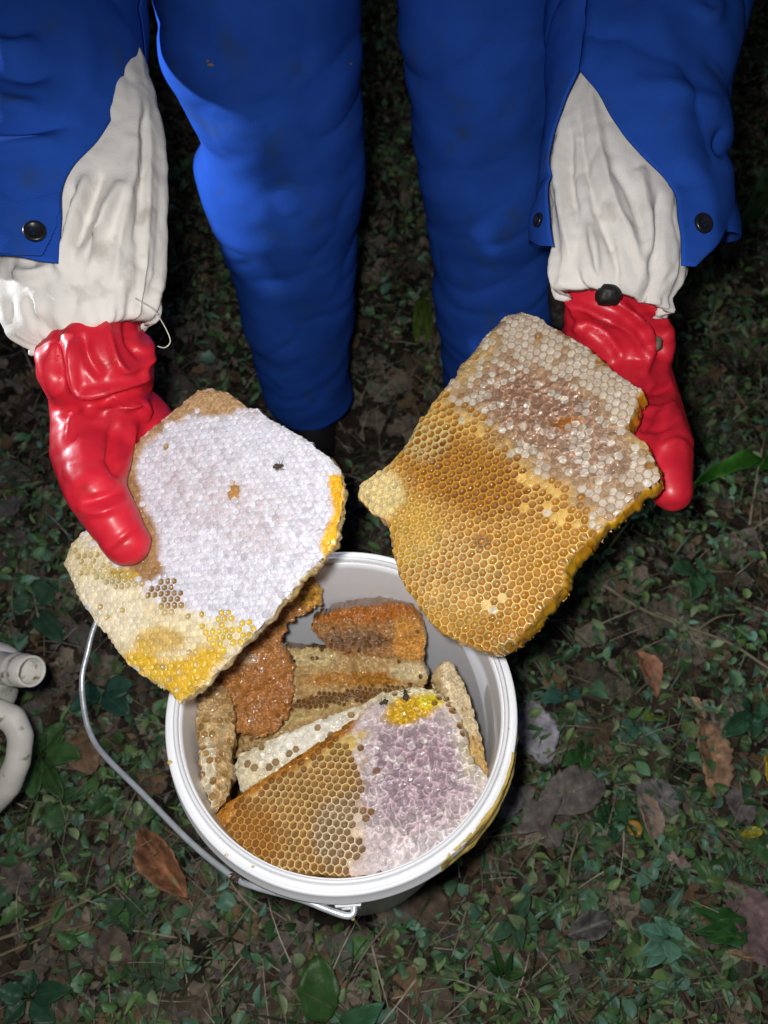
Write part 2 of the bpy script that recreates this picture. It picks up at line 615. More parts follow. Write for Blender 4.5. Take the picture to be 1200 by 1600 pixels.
def comb(name, label, poly, plane, pitch, T, cap, col, hcol, level=-0.4, wet=None, ridge=None, side=((0.55, 0.30, 0.04), (0.35, 0.13, 0.015)),
         sidewet=0.8, crumble=0.0, bend=0.004, seed=1, rag=0.35, group='honeycomb pieces', pale=None, lump=1.0, hwet=0.9, rcol=1.0):
    """a slab of honeycomb: every cell modelled, open ones recessed with honey, closed ones with a wax cap; torn sides; back"""
    rg = np.random.default_rng(seed)
    s = pitch
    lp = np.array([plane.local(*p) for p in poly])
    pl = [tuple(q) for q in lp]
    lo, hi = lp.min(0) - s, lp.max(0) + s
    C = []
    j = 0
    y = lo[1]
    while y < hi[1]:
        x = lo[0] + (0.5 * s if j % 2 else 0)
        while x < hi[0]:
            C.append((x, y))
            x += s
        y += s * math.sqrt(3) / 2
        j += 1
    C = np.array(C)
    wob = rag * s * n2(C[:, 0] / s, C[:, 1] / s, 0.35, seed + 3, 2) * 2
    C = C[poly_sd(pl, C[:, 0], C[:, 1]) > -0.35 * s]
    n = len(C)
    XY = (C[:, None, :] + TEMPL[None] * s).reshape(-1, 2)
    idx = np.arange(len(XY)).reshape(n, -1)
    outer = idx[:, 1 + (NR - 1) * NA:].ravel()
    key = np.round(XY[outer] / s * 200).astype(np.int64)
    _, first, inv = np.unique(key, axis=0, return_index=True, return_inverse=True)
    remap = np.arange(len(XY))
    remap[outer] = outer[first][inv.ravel()]
    # irregular cell shapes
    wx = np.stack([n2(XY[:, 0] / s, XY[:, 1] / s, 0.45, seed + 20, 2), n2(XY[:, 0] / s, XY[:, 1] / s, 0.45, seed + 21, 2)], 1)
    XY = XY + wx * s * 0.22
    # cells cut through along the torn outline
    best = np.full(len(XY), 1e9)
    near = XY.copy()
    for i in range(len(pl)):
        A_, B_ = np.array(pl[i]), np.array(pl[(i + 1) % len(pl)])
        t_ = np.clip(((XY - A_) @ (B_ - A_)) / ((B_ - A_) @ (B_ - A_) + 1e-12), 0, 1)
        q_ = A_ + t_[:, None] * (B_ - A_)
        d_ = np.linalg.norm(XY - q_, axis=1)
        m_ = d_ < best
        best = np.where(m_, d_, best)
        near = np.where(m_[:, None], q_, near)
    outside = ~in_poly(pl, XY[:, 0], XY[:, 1])
    jag = rag * s * (0.25 + 0.9 * n2(XY[:, 0] / s, XY[:, 1] / s, 0.9, seed + 3, 3))
    lim = np.where(outside, np.minimum(best, np.maximum(jag, 0)), 0)
    dirv = (XY - near) / (best[:, None] + 1e-9)
    XY = np.where(outside[:, None], near + dirv * lim[:, None], XY)
    W0 = plane.world(XY[:, 0], XY[:, 1], np.zeros(len(XY)))
    px, py, _ = proj(W0)
    cx, cy, _ = proj(plane.world(C[:, 0], C[:, 1], np.zeros(n)))
    capv = cap(cx, cy) if callable(cap) else np.full(n, cap)
    capped = rg.random(n) < capv
    lev = (level(cx, cy) if callable(level) else np.full(n, level)) + rg.normal(0, 0.10, n)
    lev = np.minimum(lev, -0.12)
    rd = ridge(px, py) if callable(ridge) else np.zeros(len(XY))
    r = np.tile(TR, n)
    cp = np.repeat(capped, len(TR))
    lv = np.repeat(lev, len(TR))
    tiltx = np.repeat(rg.normal(0, 0.10, n), len(TR))
    lvt = lv + tiltx * (XY[:, 0] - np.repeat(C[:, 0], len(TR))) / s
    zo = np.interp(r, [0.0, 0.36, 0.64, 0.79, 0.83, 0.89, 0.95, 1.0], [0, 0.015, 0.06, 0.12, 9, 9, 9, 9]) + lvt
    zo = np.where(r > 0.8, np.interp(r, [0.83, 0.89, 0.95, 1.0], [-0.06, 0.03, 0.05, 0.04]), zo)
    bulge = np.repeat(rg.normal(0.07, 0.06, n), len(TR))
    zc = np.interp(r, [0, 0.36, 0.64, 0.79, 0.83, 0.89, 0.95, 1.0], [1.0, 1.0, 0.9, 0.7, 0.5, 0.2, -0.4, -0.8]) * bulge + np.interp(r, [0.8, 0.89, 1.0], [0, -0.03, -0.14])
    tex = n2(XY[:, 0] / s, XY[:, 1] / s, 1.7, seed + 5, 3)
    rid = 1 - np.abs(n2(XY[:, 0] / s, XY[:, 1] / s, 1.15, seed + 6, 2)) * 4.2
    rid = np.clip(rid, 0, 1) ** 1.3
    fine = n2(XY[:, 0] / s, XY[:, 1] / s, 3.1, seed + 16, 2)
    zc = zc * (1 - 0.6 * rd) + lump * (tex * 0.13 + fine * 0.06 + rd * (rid * 0.36 - 0.16))
    zo = zo + tex * np.where(r > 0.81, 0.09, 0.01) + fine * np.where(r > 0.81, 0.05, 0.0)
    z = np.where(cp, zc, zo)
    edge = r > 0.99
    z = np.where(edge, (-0.10 * sstep(0.3, 0.9, cap(px, py) if callable(cap) else np.full(len(px), cap)) + 0.02) + lump * (tex * 0.08 + rd * (rid * 0.36 - 0.12)), z) * s
    sd = poly_sd(pl, XY[:, 0], XY[:, 1])
    z = z + bend * n2(XY[:, 0], XY[:, 1], 9.0, seed + 7, 2) - 0.30 * s * sstep(0.7 * s, -0.2 * s, sd)
    if crumble:
        z = z + crumble * fbm(np.stack([XY[:, 0] * 75, XY[:, 1] * 75, np.zeros(len(XY)) + seed], 1), 4, seed + 8)
    V = plane.world(XY[:, 0], XY[:, 1], z)
    colv = col(px, py) * (1 + 0.07 * np.repeat(rg.normal(0, 1, n), len(TR)).clip(-1.5, 1.5)[:, None] * np.where(edge, 0, 1)[:, None])
    if pale is not None:
        pick = (rg.random(n) < pale[0](cx, cy)).astype(float) * rg.uniform(0.55, 1.0, n)
        pk = np.repeat(pick, len(TR)) * np.where(cp, 1, 0) * np.interp(r, [0.84, 0.93], [1, 0])
        pk = np.clip(pk * (1 + 0.5 * tex), 0, 1)[:, None]
        colv = colv * (1 - pk) + np.array(pale[1]) * pk
    rr_ = (rd * np.where(cp | edge, 1, 0))[:, None]
    colv = colv * (1 + rcol * (-0.25 * rr_ + 0.80 * rr_ * rid[:, None])) * (1 + rcol * (0.10 * fine + 0.10 * tex))[:, None]
    wv = wet(px, py) if callable(wet) else np.full(len(px), 0.15 if wet is None else wet)
    wv = np.clip(wv + 0.35 * n2(XY[:, 0] / s, XY[:, 1] / s, 0.5, seed + 11, 2), 0, 1)
    colv = np.concatenate([np.clip(colv, 0.003, 0.9), wv[:, None]], 1)
    hv = np.clip(hcol(px, py), 0.002, 0.9)
    hw = np.repeat(np.clip(hwet + rg.normal(0, 0.25, n), 0, 1), len(TR))
    hv = np.concatenate([hv, hw[:, None]], 1)
    Fs, fm = [], []
    for c in range(n):
        base = c * len(TR)
        for a, b, d, e in TF:
            ia, ib, id_ = remap[base + a], remap[base + b], remap[base + d]
            if e < 0:
                Fs.append((int(ia), int(ib), int(id_)))
                fm.append(0 if capped[c] else 1)
            else:
                Fs.append((int(ia), int(ib), int(id_), int(remap[base + e])))
                fm.append(0 if (capped[c] or (d - 1) // NA > 2) else 1)
    # sides and back
    ed = {}
    rings = remap[idx[:, 1 + (NR - 1) * NA:]]
    for c in range(n):
        rr = rings[c]
        for k in range(NA):
            a, b = int(rr[k]), int(rr[(k + 1) % NA])
            ed[(a, b)] = 1
    bd = [(a, b) for (a, b) in ed if (b, a) not in ed]
    outs = {}
    for a, b in bd:
        e = XY[b] - XY[a]
        nn = np.array([e[1], -e[0]]) / (np.linalg.norm(e) + 1e-9)
        for q in (a, b):
            outs[q] = outs.get(q, np.zeros(2)) + nn
    bk = list(outs.keys())
    levels = [0.18, 0.36, 0.55, 0.75, 0.92, 1.0]
    start = len(V)
    side_id = {}
    XYs, Zs, Cs = [], [], []
    for li, q in enumerate(levels):
        for b in bk:
            o = outs[b] / (np.linalg.norm(outs[b]) + 1e-9)
            side_id[(li, b)] = start + len(XYs)
            XYs.append((XY[b], o))
            Zs.append((q, z[b]))
    XB = np.array([a for a, o in XYs])
    OB = np.array([o for a, o in XYs])
    Q = np.array(Zs)
    p3 = np.stack([XB[:, 0] * 130, XB[:, 1] * 130, Q[:, 0] * T * 150], 1)
    nz = fbm(p3, 3, seed + 13)
    zz = Q[:, 1] * (1 - Q[:, 0]) - Q[:, 0] * T
    XB = XB + OB * (nz * 0.0035 + 0.0008 - 0.004 * (Q[:, 0] > 0.85))[:, None]
    VS = plane.world(XB[:, 0], XB[:, 1], zz)
    mixv = np.clip(0.5 + 0.9 * fbm(p3 * 0.4, 2, seed + 14), 0, 1)[:, None]
    CS = np.array(side[0]) * (1 - mixv) + np.array(side[1]) * mixv
    CS = np.concatenate([CS, np.full((len(CS), 1), sidewet)], 1)
    V = np.concatenate([V, VS])
    for a, b in bd:
        prev = (a, b)
        for li in range(len(levels)):
            cur = (side_id[(li, a)], side_id[(li, b)])
            Fs.append((prev[1], prev[0], cur[0], cur[1]))
            fm.append(0)
            prev = cur
    last = len(levels) - 1
    back_id = {b: side_id[(last, b)] for b in bk}
    inner = sorted(set(int(q) for q in rings.ravel()) - set(bk))
    st = len(V)
    for i, q in enumerate(inner):
        back_id[q] = st + i
    if inner:
        XI = XY[inner]
        VI = plane.world(XI[:, 0], XI[:, 1], -T + 0.002 * n2(XI[:, 0], XI[:, 1], 120, seed + 15))
        V = np.concatenate([V, VI])
        CI = np.concatenate([np.tile(np.array(side[0]) * 0.8 + 0.1, (len(inner), 1)), np.full((len(inner), 1), 0.3)], 1)
    else:
        CI = np.zeros((0, 4))
    for c in range(n):
        Fs.append(tuple(back_id[int(q)] for q in rings[c][::-1]))
        fm.append(0)
    colv = np.concatenate([colv, CS, CI])
    hv = np.concatenate([hv, np.tile(np.array([[0.4, 0.2, 0.03, 0.5]]), (len(V) - len(hv), 1))])
    # drop unused duplicates
    used = np.zeros(len(V), bool)
    for q in Fs:
        for i in q:
            used[i] = True
    newi = np.cumsum(used) - 1
    Fs = [tuple(int(newi[i]) for i in q) for q in Fs]
    V, colv, hv = V[used], colv[used], hv[used]
    fm = np.array(fm)
    ctr = V.mean(0)
    o = empty(name, ctr, label, 'honeycomb', group)
    def sub(pname, mask, m):
        fs = [Fs[i] for i in np.nonzero(mask)[0]]
        if not fs:
            return None
        u = np.unique(np.concatenate([np.array(q) for q in fs]))
        mp = {int(a): i for i, a in enumerate(u)}
        return mesh_obj(pname, V[u], [tuple(mp[i] for i in q) for q in fs], m, o, True, None, {'Col': colv[u], 'HCol': hv[u]})
    w_ = sub('wax_cells', fm == 0, M_WAX)
    h_ = sub('honey_filling', fm == 1, M_CELL)
    w_['kind'] = 'stuff'
    if h_:
        h_['kind'] = 'stuff'
    return o

# ---- comb held in the left of the picture
PL_L = Plane([P(330, 640, 0.650), P(275, 1080, 0.600), P(520, 790, 0.615)], R(4))
poly_l = [(330, 608), (352, 612), (385, 635), (400, 640), (420, 655), (450, 670), (480, 690), (510, 712), (530, 735), (534, 760), (530, 800), (520, 850), (505, 868), (480, 890),
          (450, 925), (420, 960), (390, 992), (350, 1032), (320, 1062), (290, 1087), (275, 1097), (262, 1080), (230, 1060), (200, 1040), (185, 1020), (170, 1000), (140, 960),
          (120, 930), (110, 900), (98, 880), (112, 850), (140, 818), (165, 770), (190, 725), (215, 690), (240, 668), (265, 648), (290, 625), (310, 610)]
brown_l = area([(205, 690), (226, 684), (212, 730), (222, 780), (246, 830), (256, 895), (236, 915), (205, 900), (185, 880), (160, 800)], 7)
torn_l = area([(200, 720), (215, 690), (262, 648), (300, 605), (350, 600), (400, 640), (360, 652), (300, 648), (262, 668), (232, 690), (210, 740)], 9)
cream_l = area([(60, 790), (140, 830), (190, 890), (240, 930), (300, 960), (380, 975), (400, 1000), (275, 1120), (160, 1010), (80, 900)], 16)
yell_l = area([(190, 1035), (215, 1000), (262, 1030), (330, 1005), (350, 1020), (330, 1060), (290, 1100), (262, 1095)], 14)
gold_l = area([(510, 740), (545, 740), (545, 830), (505, 880), (500, 850), (522, 800)], 5)
open_l = field(0.0, (cream_l, 0.07), (area([(112, 862), (150, 868), (200, 890), (240, 915), (290, 925), (285, 950), (262, 965), (236, 940), (190, 920), (130, 905)], 6), 0.75),
               (blob(255, 922, 24, 14), 1.0), (blob(348, 964, 12, 12, 0, 0.2), 1.0), (area([(318, 985), (385, 972), (400, 985), (350, 1030), (330, 1020)], 5), 0.85),
               (blob(268, 950, 20, 12), 0.8), (blob(265, 695, 6, 6, 0, 0.2), 1.0), (yell_l, 0.12))
comb('honeycomb_slab', 'honeycomb slab with white sealed caps held by the thumb of a red glove', poly_l, PL_L, 0.0054, 0.020,
     lambda x, y: 1 - open_l(x, y),
     field((0.58, 0.555, 0.62), (blob(350, 780, 120, 60, 30, 0.9), (0.57, 0.51, 0.55)), (cream_l, (0.66, 0.56, 0.36)), (blob(170, 950, 60, 40, 40), (0.72, 0.63, 0.46)),
           (blob(250, 1000, 40, 20), (0.55, 0.38, 0.12)), (yell_l, (0.62, 0.38, 0.03)), (brown_l, (0.34, 0.19, 0.08)), (torn_l, (0.42, 0.26, 0.13)), (gold_l, (0.75, 0.40, 0.01)), (blob(150, 828, 12, 26, -25, 0.4), (0.60, 0.40, 0.04)), (blob(196, 898, 26, 9, 10, 0.4), (0.52, 0.33, 0.06)),
           (blob(366, 768, 10, 16, 0, 0.3), (0.42, 0.22, 0.07)), (blob(436, 730, 9, 5, 10, 0.3), (0.12, 0.07, 0.06))),
     field((0.30, 0.18, 0.05), (cream_l, (0.42, 0.31, 0.13)), (blob(360, 1000, 60, 60), (0.55, 0.38, 0.04)), (blob(260, 920, 40, 30), (0.22, 0.12, 0.03)), (blob(180, 890, 60, 30), (0.40, 0.32, 0.14))),
     level=-0.45, wet=field(0.32, (yell_l, 0.95), (brown_l, 0.6), (torn_l, 0.1), (gold_l, 0.95), (blob(430, 800, 100, 100), 0.45)),
     ridge=field(0.45, (blob(470, 720, 80, 90), 0.05), (cream_l, 0.25), (torn_l, 1.0), (brown_l, 0.3)),
     side=((0.66, 0.48, 0.16), (0.66, 0.55, 0.36)), bend=0.006, seed=11, group='honeycomb slabs held up by the gloves',
     pale=(field(0.75, (blob(470, 720, 90, 90), 0.95), (blob(350, 800, 100, 50, 30), 0.45), (cream_l, 0.0), (yell_l, 0.0), (brown_l, 0.0), (torn_l, 0.0), (gold_l, 0.0)), (0.65, 0.645, 0.71)), lump=0.42, rcol=0.3)

# ---- comb held in the right of the picture
PL_R = Plane([P(815, 500, 0.710), P(770, 1005, 0.620), P(1040, 750, 0.606)], R(17))
poly_r = [(810, 487), (845, 500), (880, 520), (920, 545), (960, 580), (1000, 610), (992, 632), (980, 670), (1003, 690), (1022, 722), (1030, 745), (1000, 765), (965, 798), (930, 830),
          (893, 868), (880, 890), (875, 915), (850, 945), (825, 975), (800, 998), (770, 1014), (740, 1010), (700, 990), (670, 970), (650, 940), (630, 910), (615, 870), (612, 830),
          (600, 810), (580, 800), (560, 775), (562, 760), (590, 740), (615, 725), (635, 700), (655, 665), (690, 615), (720, 570), (760, 520), (790, 492)]
cap_r = area([(770, 470), (850, 470), (1020, 600), (1000, 680), (1060, 750), (955, 838), (925, 815), (890, 770), (850, 745), (810, 715), (770, 690), (745, 655), (715, 640), (700, 610), (725, 565)], 24)
comb('honeycomb_slab', 'honeycomb slab of open amber cells and tan caps in front of the right glove', poly_r, PL_R, 0.0073, 0.034,
     field(0.0, (blob(860, 780, 55, 30, 30, 0.9), 0.45), (blob(770, 940, 20, 14), 0.5), (cap_r, 1.0), (blob(845, 527, 5, 5, 0, 0.2), 0.0)),
     field((0.70, 0.45, 0.13), (blob(590, 770, 40, 40), (0.80, 0.68, 0.38)), (blob(720, 740, 100, 55, 20), (0.55, 0.28, 0.04)), (blob(670, 690, 40, 30, -40), (0.62, 0.48, 0.20)), (blob(720, 900, 90, 60, 30), (0.72, 0.52, 0.22)),
           (blob(765, 985, 60, 25, 10), (0.52, 0.34, 0.10)), (cap_r, (0.38, 0.25, 0.15)), (blob(850, 640, 95, 55, 30, 0.8), (0.33, 0.19, 0.12)), (blob(920, 700, 60, 40, 30, 0.8), (0.35, 0.22, 0.15)), (blob(740, 560, 50, 20, -52, 0.8), (0.48, 0.33, 0.15)), (blob(885, 660, 24, 10, 0), (0.40, 0.15, 0.03)),
           (blob(755, 845, 14, 10), (0.38, 0.24, 0.12)), (blob(765, 880, 14, 20, 20), (0.75, 0.58, 0.24))),
     field((0.31, 0.130, 0.010), (blob(740, 745, 110, 58, 20), (0.20, 0.062, 0.003)), (blob(640, 830, 50, 50), (0.42, 0.25, 0.02)), (blob(700, 950, 60, 40), (0.36, 0.18, 0.02)), (blob(590, 770, 40, 40), (0.66, 0.50, 0.20))),
     level=field(-0.72, (blob(590, 770, 45, 40), -0.35), (blob(690, 660, 60, 40, -40), -0.45), (blob(760, 990, 70, 25), -0.5)), hwet=0.55,
     wet=field(0.25, (blob(850, 640, 95, 60, 30), 0.65), (blob(740, 745, 110, 60), 0.7), (blob(765, 985, 60, 25, 10), 0.9), (blob(880, 545, 90, 38, 33), 0.10)),
     ridge=field(0.05, (blob(855, 650, 110, 62, 30, 0.8), 0.9), (blob(930, 700, 70, 50, 40), 0.7)),
     side=((0.80, 0.42, 0.012), (0.62, 0.23, 0.008)), bend=0.005, seed=23, rag=0.45, group='honeycomb slabs held up by the gloves',
     pale=(field(0.04, (cap_r, 0.75), (blob(880, 540, 110, 45, 33, 0.7), 0.95), (blob(855, 645, 105, 58, 30, 0.7), 0.16), (blob(930, 700, 60, 50, 40), 0.5), (blob(740, 560, 50, 24, -52), 0.3), (blob(770, 935, 60, 40), 0.1)), (0.60, 0.53, 0.44)), lump=0.85)

# ---- combs lying in the bucket
def PB(px, py, dz):
    return PZ(px, py, ZR + dz)
PL_F = Plane([PB(345, 1270, -0.050), PB(560, 1360, -0.030), PB(650, 1080, -0.026)], R(-8))
poly_f = [(336, 1272), (350, 1255), (400, 1222), (440, 1198), (480, 1172), (520, 1146), (560, 1118), (585, 1095), (600, 1083), (620, 1078), (650, 1071), (680, 1078), (700, 1095), (718, 1120), (728, 1160), (738, 1185), (768, 1222),
          (745, 1262), (705, 1312), (660, 1342), (600, 1364), (540, 1368), (480, 1363), (420, 1352), (380, 1334), (352, 1302)]
cap_f = area([(575, 1085), (660, 1060), (780, 1200), (740, 1290), (640, 1360), (545, 1370), (565, 1330), (560, 1250), (580, 1200), (555, 1170), (520, 1160)], 20)
brn_f = area([(330, 1275), (350, 1240), (440, 1180), (520, 1130), (560, 1120), (545, 1150), (500, 1180), (440, 1215), (380, 1250), (350, 1290)], 7)
comb('honeycomb_slab', 'largest honeycomb slab lying on top in the bucket, half open cells, half mauve caps', poly_f, PL_F, 0.0068, 0.030,
     field(0.0, (cap_f, 1.0), (brn_f, 0.65)),
     field((0.68, 0.46, 0.18), (blob(380, 1300, 60, 50, 20), (0.52, 0.28, 0.06)), (blob(530, 1300, 40, 60), (0.68, 0.54, 0.36)), (cap_f, (0.55, 0.46, 0.46)), (blob(650, 1210, 80, 80, 0, 0.8), (0.40, 0.29, 0.33)),
           (blob(660, 1330, 100, 25, -20), (0.62, 0.55, 0.56)), (blob(735, 1170, 22, 60, -15), (0.62, 0.54, 0.42)), (blob(640, 1085, 60, 18, 0), (0.70, 0.62, 0.40)), (brn_f, (0.42, 0.17, 0.02)),
           (blob(640, 1108, 42, 22, -15, 0.5), (0.62, 0.36, 0.015)), (blob(670, 1095, 18, 12), (0.66, 0.52, 0.02)), (blob(540, 1165, 40, 12, -30), (0.62, 0.44, 0.14))),
     field((0.18, 0.078, 0.014), (blob(380, 1300, 60, 50, 20), (0.22, 0.075, 0.006)), (blob(530, 1300, 40, 60), (0.17, 0.095, 0.035))),  # open cell floors: shade of deep cells put into the colour, darker brown
     level=-1.0, wet=field(0.15, (brn_f, 0.95), (blob(640, 1108, 50, 28), 0.9), (blob(660, 1220, 90, 90), 0.6), (blob(370, 1300, 50, 40), 0.6)),
     ridge=field(0.05, (blob(660, 1230, 100, 130), 1.0), (blob(640, 1090, 60, 30), 0.6), (brn_f, 0.4)),
     side=((0.60, 0.34, 0.05), (0.40, 0.18, 0.03)), bend=0.004, seed=31, rag=0.3, group='honeycomb pieces lying in the bucket',
     pale=(field(0.10, (blob(650, 1340, 110, 30, -20), 0.45), (blob(735, 1170, 26, 70, -15), 0.6), (blob(575, 1200, 30, 50), 0.5), (brn_f, 0.0), (blob(640, 1105, 50, 28, -15, 0.5), 0.0)), (0.62, 0.54, 0.53)), lump=0.75, hwet=0.05)

PL_W = Plane([PB(380, 1200, -0.064), PB(570, 1105, -0.050), PB(470, 1180, -0.060)], R(-28))
comb('honeycomb_strip', 'pale cream honeycomb strip with few holes behind the largest bucket slab', [(366, 1200), (372, 1180), (420, 1157), (470, 1136), (520, 1116), (560, 1103), (600, 1080), (612, 1095), (560, 1135), (500, 1170), (450, 1200), (400, 1232), (376, 1240)],
     PL_W, 0.0074, 0.040, field(0.94, (blob(455, 1172, 60, 7, -27), 0.45)), field((0.66, 0.58, 0.40), (blob(480, 1150, 80, 22, -27), (0.76, 0.72, 0.62))),
     field((0.25, 0.16, 0.07)), level=-0.8, wet=0.2, ridge=field(0.25), side=((0.58, 0.42, 0.20), (0.44, 0.26, 0.09)), seed=41, hwet=0.1, group='honeycomb pieces lying in the bucket')

PL_B = Plane([PB(485, 915, -0.020), PB(345, 1075, -0.058), PB(430, 1135, -0.082)], R(10))
comb('honeycomb_piece', 'wet reddish brown honeycomb piece with a narrow arm up the far bucket wall', [(470, 900), (490, 905), (502, 920), (500, 942), (470, 958), (445, 972), (437, 1000), (442, 1015), (455, 1035), (456, 1075), (448, 1118), (430, 1142), (400, 1150), (372, 1146), (360, 1110), (345, 1080), (322, 1070), (330, 1040), (380, 990), (430, 940), (452, 910)],
     PL_B, 0.0046, 0.030, field(0.96), field((0.40, 0.17, 0.045), (blob(485, 925, 30, 25), (0.50, 0.26, 0.03)), (blob(420, 1080, 40, 40), (0.40, 0.16, 0.04)), (blob(390, 1030, 12, 8), (0.5, 0.33, 0.2))),
     field((0.26, 0.09, 0.012)), level=-0.35, wet=0.95, ridge=field(0.6), side=((0.34, 0.13, 0.02), (0.24, 0.08, 0.01)), crumble=0.007, seed=51, rag=1.3, group='honeycomb pieces lying in the bucket')

PL_M = Plane([PB(445, 1030, -0.070), PB(655, 1045, -0.066), PB(460, 1130, -0.100)], R(-4))
comb('honeycomb_piece', 'layered tan honeycomb piece across the middle of the bucket', [(436, 1012), (470, 1016), (520, 1014), (545, 1022), (600, 1030), (655, 1034), (664, 1050), (662, 1072), (620, 1090), (590, 1104), (540, 1118), (480, 1140), (400, 1165), (366, 1185), (362, 1160), (400, 1145), (440, 1120)],
     PL_M, 0.0050, 0.050, field(0.97, (blob(540, 1092, 110, 12, -8, 0.4), 0.05), (blob(470, 1030, 30, 10), 0.6)), field((0.46, 0.30, 0.12), (blob(480, 1030, 50, 14), (0.54, 0.42, 0.20)), (blob(560, 1062, 90, 12, -3), (0.42, 0.19, 0.03)), (blob(640, 1050, 30, 14), (0.62, 0.50, 0.28)),
           (blob(520, 1095, 80, 8, -6), (0.28, 0.15, 0.06)), (blob(470, 1120, 90, 10, -14), (0.50, 0.36, 0.15))),
     field((0.15, 0.07, 0.02)), level=-0.7, wet=0.75, ridge=field(0.4), side=((0.42, 0.24, 0.07), (0.24, 0.11, 0.02)), crumble=0.009, bend=0.012, seed=61, rag=1.0, group='honeycomb pieces lying in the bucket')

PL_D = Plane([PB(495, 975, -0.050), PB(655, 965, -0.046), PB(600, 1035, -0.075)], R(5))
comb('honeycomb_piece', 'dark brown rounded honeycomb lump below the far wall inside the bucket', [(489, 985), (494, 970), (520, 958), (560, 950), (610, 946), (648, 950), (660, 968), (663, 1005), (660, 1040), (630, 1046), (590, 1036), (555, 1026), (520, 1014), (502, 1000)],
     PL_D, 0.0046, 0.045, field(0.98, (blob(560, 1005, 50, 14), 0.6)), field((0.34, 0.16, 0.05), (blob(570, 955, 90, 16, -3), (0.40, 0.13, 0.015)), (blob(560, 1000, 50, 16), (0.22, 0.12, 0.06)), (blob(640, 1000, 26, 40), (0.55, 0.26, 0.05))),
     field((0.14, 0.06, 0.015)), level=-0.5, wet=field(0.5, (blob(600, 960, 90, 20), 0.9)), ridge=field(0.7), side=((0.30, 0.14, 0.04), (0.16, 0.07, 0.02)), crumble=0.009, bend=0.008, seed=71, rag=0.9, group='honeycomb pieces lying in the bucket')

PL_U = Plane([PB(330, 1075, -0.038), PB(335, 1250, -0.046), PB(362, 1150, -0.044)], R(2))
comb('honeycomb_strip', 'upright tan honeycomb edge along the left wall inside the bucket', [(312, 1090), (322, 1066), (345, 1068), (360, 1085), (364, 1110), (363, 1160), (360, 1215), (350, 1250), (338, 1264), (324, 1245), (316, 1205), (311, 1150)],
     PL_U, 0.0068, 0.055, field(0.75, (blob(328, 1180, 10, 70), 0.45)), field((0.46, 0.31, 0.14), (blob(325, 1210, 12, 60), (0.66, 0.58, 0.42)), (blob(345, 1090, 20, 20), (0.38, 0.23, 0.09))),
     field((0.28, 0.16, 0.05)), level=-0.4, wet=0.35, ridge=field(0.7), side=((0.38, 0.22, 0.07), (0.26, 0.13, 0.04)), crumble=0.006, seed=81, rag=0.6, group='honeycomb pieces lying in the bucket')

# slim pale strip leaning on the right wall
PL_S = Plane([PB(703, 1042, -0.026), PB(764, 1205, -0.046), PB(738, 1212, -0.040)], R(25))
comb('honeycomb_strip', 'slim pale beige honeycomb strip leaning on the right wall inside the bucket', [(694, 1046), (700, 1034), (709, 1036), (722, 1058), (736, 1090), (748, 1130), (757, 1165), (764, 1200), (764, 1222), (746, 1224), (740, 1190), (730, 1150), (718, 1115), (704, 1088), (698, 1068)],
     PL_S, 0.0042, 0.030, field(0.93), field((0.66, 0.53, 0.33), (blob(750, 1185, 14, 40, -10), (0.58, 0.38, 0.14)), (blob(742, 1212, 10, 12), (0.62, 0.42, 0.05))),
     field((0.30, 0.17, 0.05)), level=-0.5, wet=0.3, ridge=field(0.5), side=((0.56, 0.42, 0.22), (0.44, 0.28, 0.10)), crumble=0.003, seed=91, rag=0.6, lump=0.8, group='honeycomb pieces lying in the bucket')
# pool of honey at the bottom of the bucket
a = np.linspace(0, 2 * math.pi, 64, endpoint=False)
pv = [(BX, BY, ZR - 0.20)] + [(BX + 0.1288 * math.cos(q), BY + 0.1288 * math.sin(q), ZR - 0.20) for q in a]
po = mesh_obj('honey_pool', pv, [(0, 1 + i, 1 + (i + 1) % 64) for i in range(64)], M_CELL, None, True, None, {'HCol': np.tile([[0.12, 0.045, 0.006]], (65, 1))})
tag(po, 'dark amber honey at the bottom of the bucket between the combs', 'honey', kind='stuff')

# ------------------------------------------------------------------ the person
person = empty('person', (-0.02, 0.92, 0.0), 'person in blue coverall, white inner cuffs and red rubber gloves holding honeycomb', 'person')

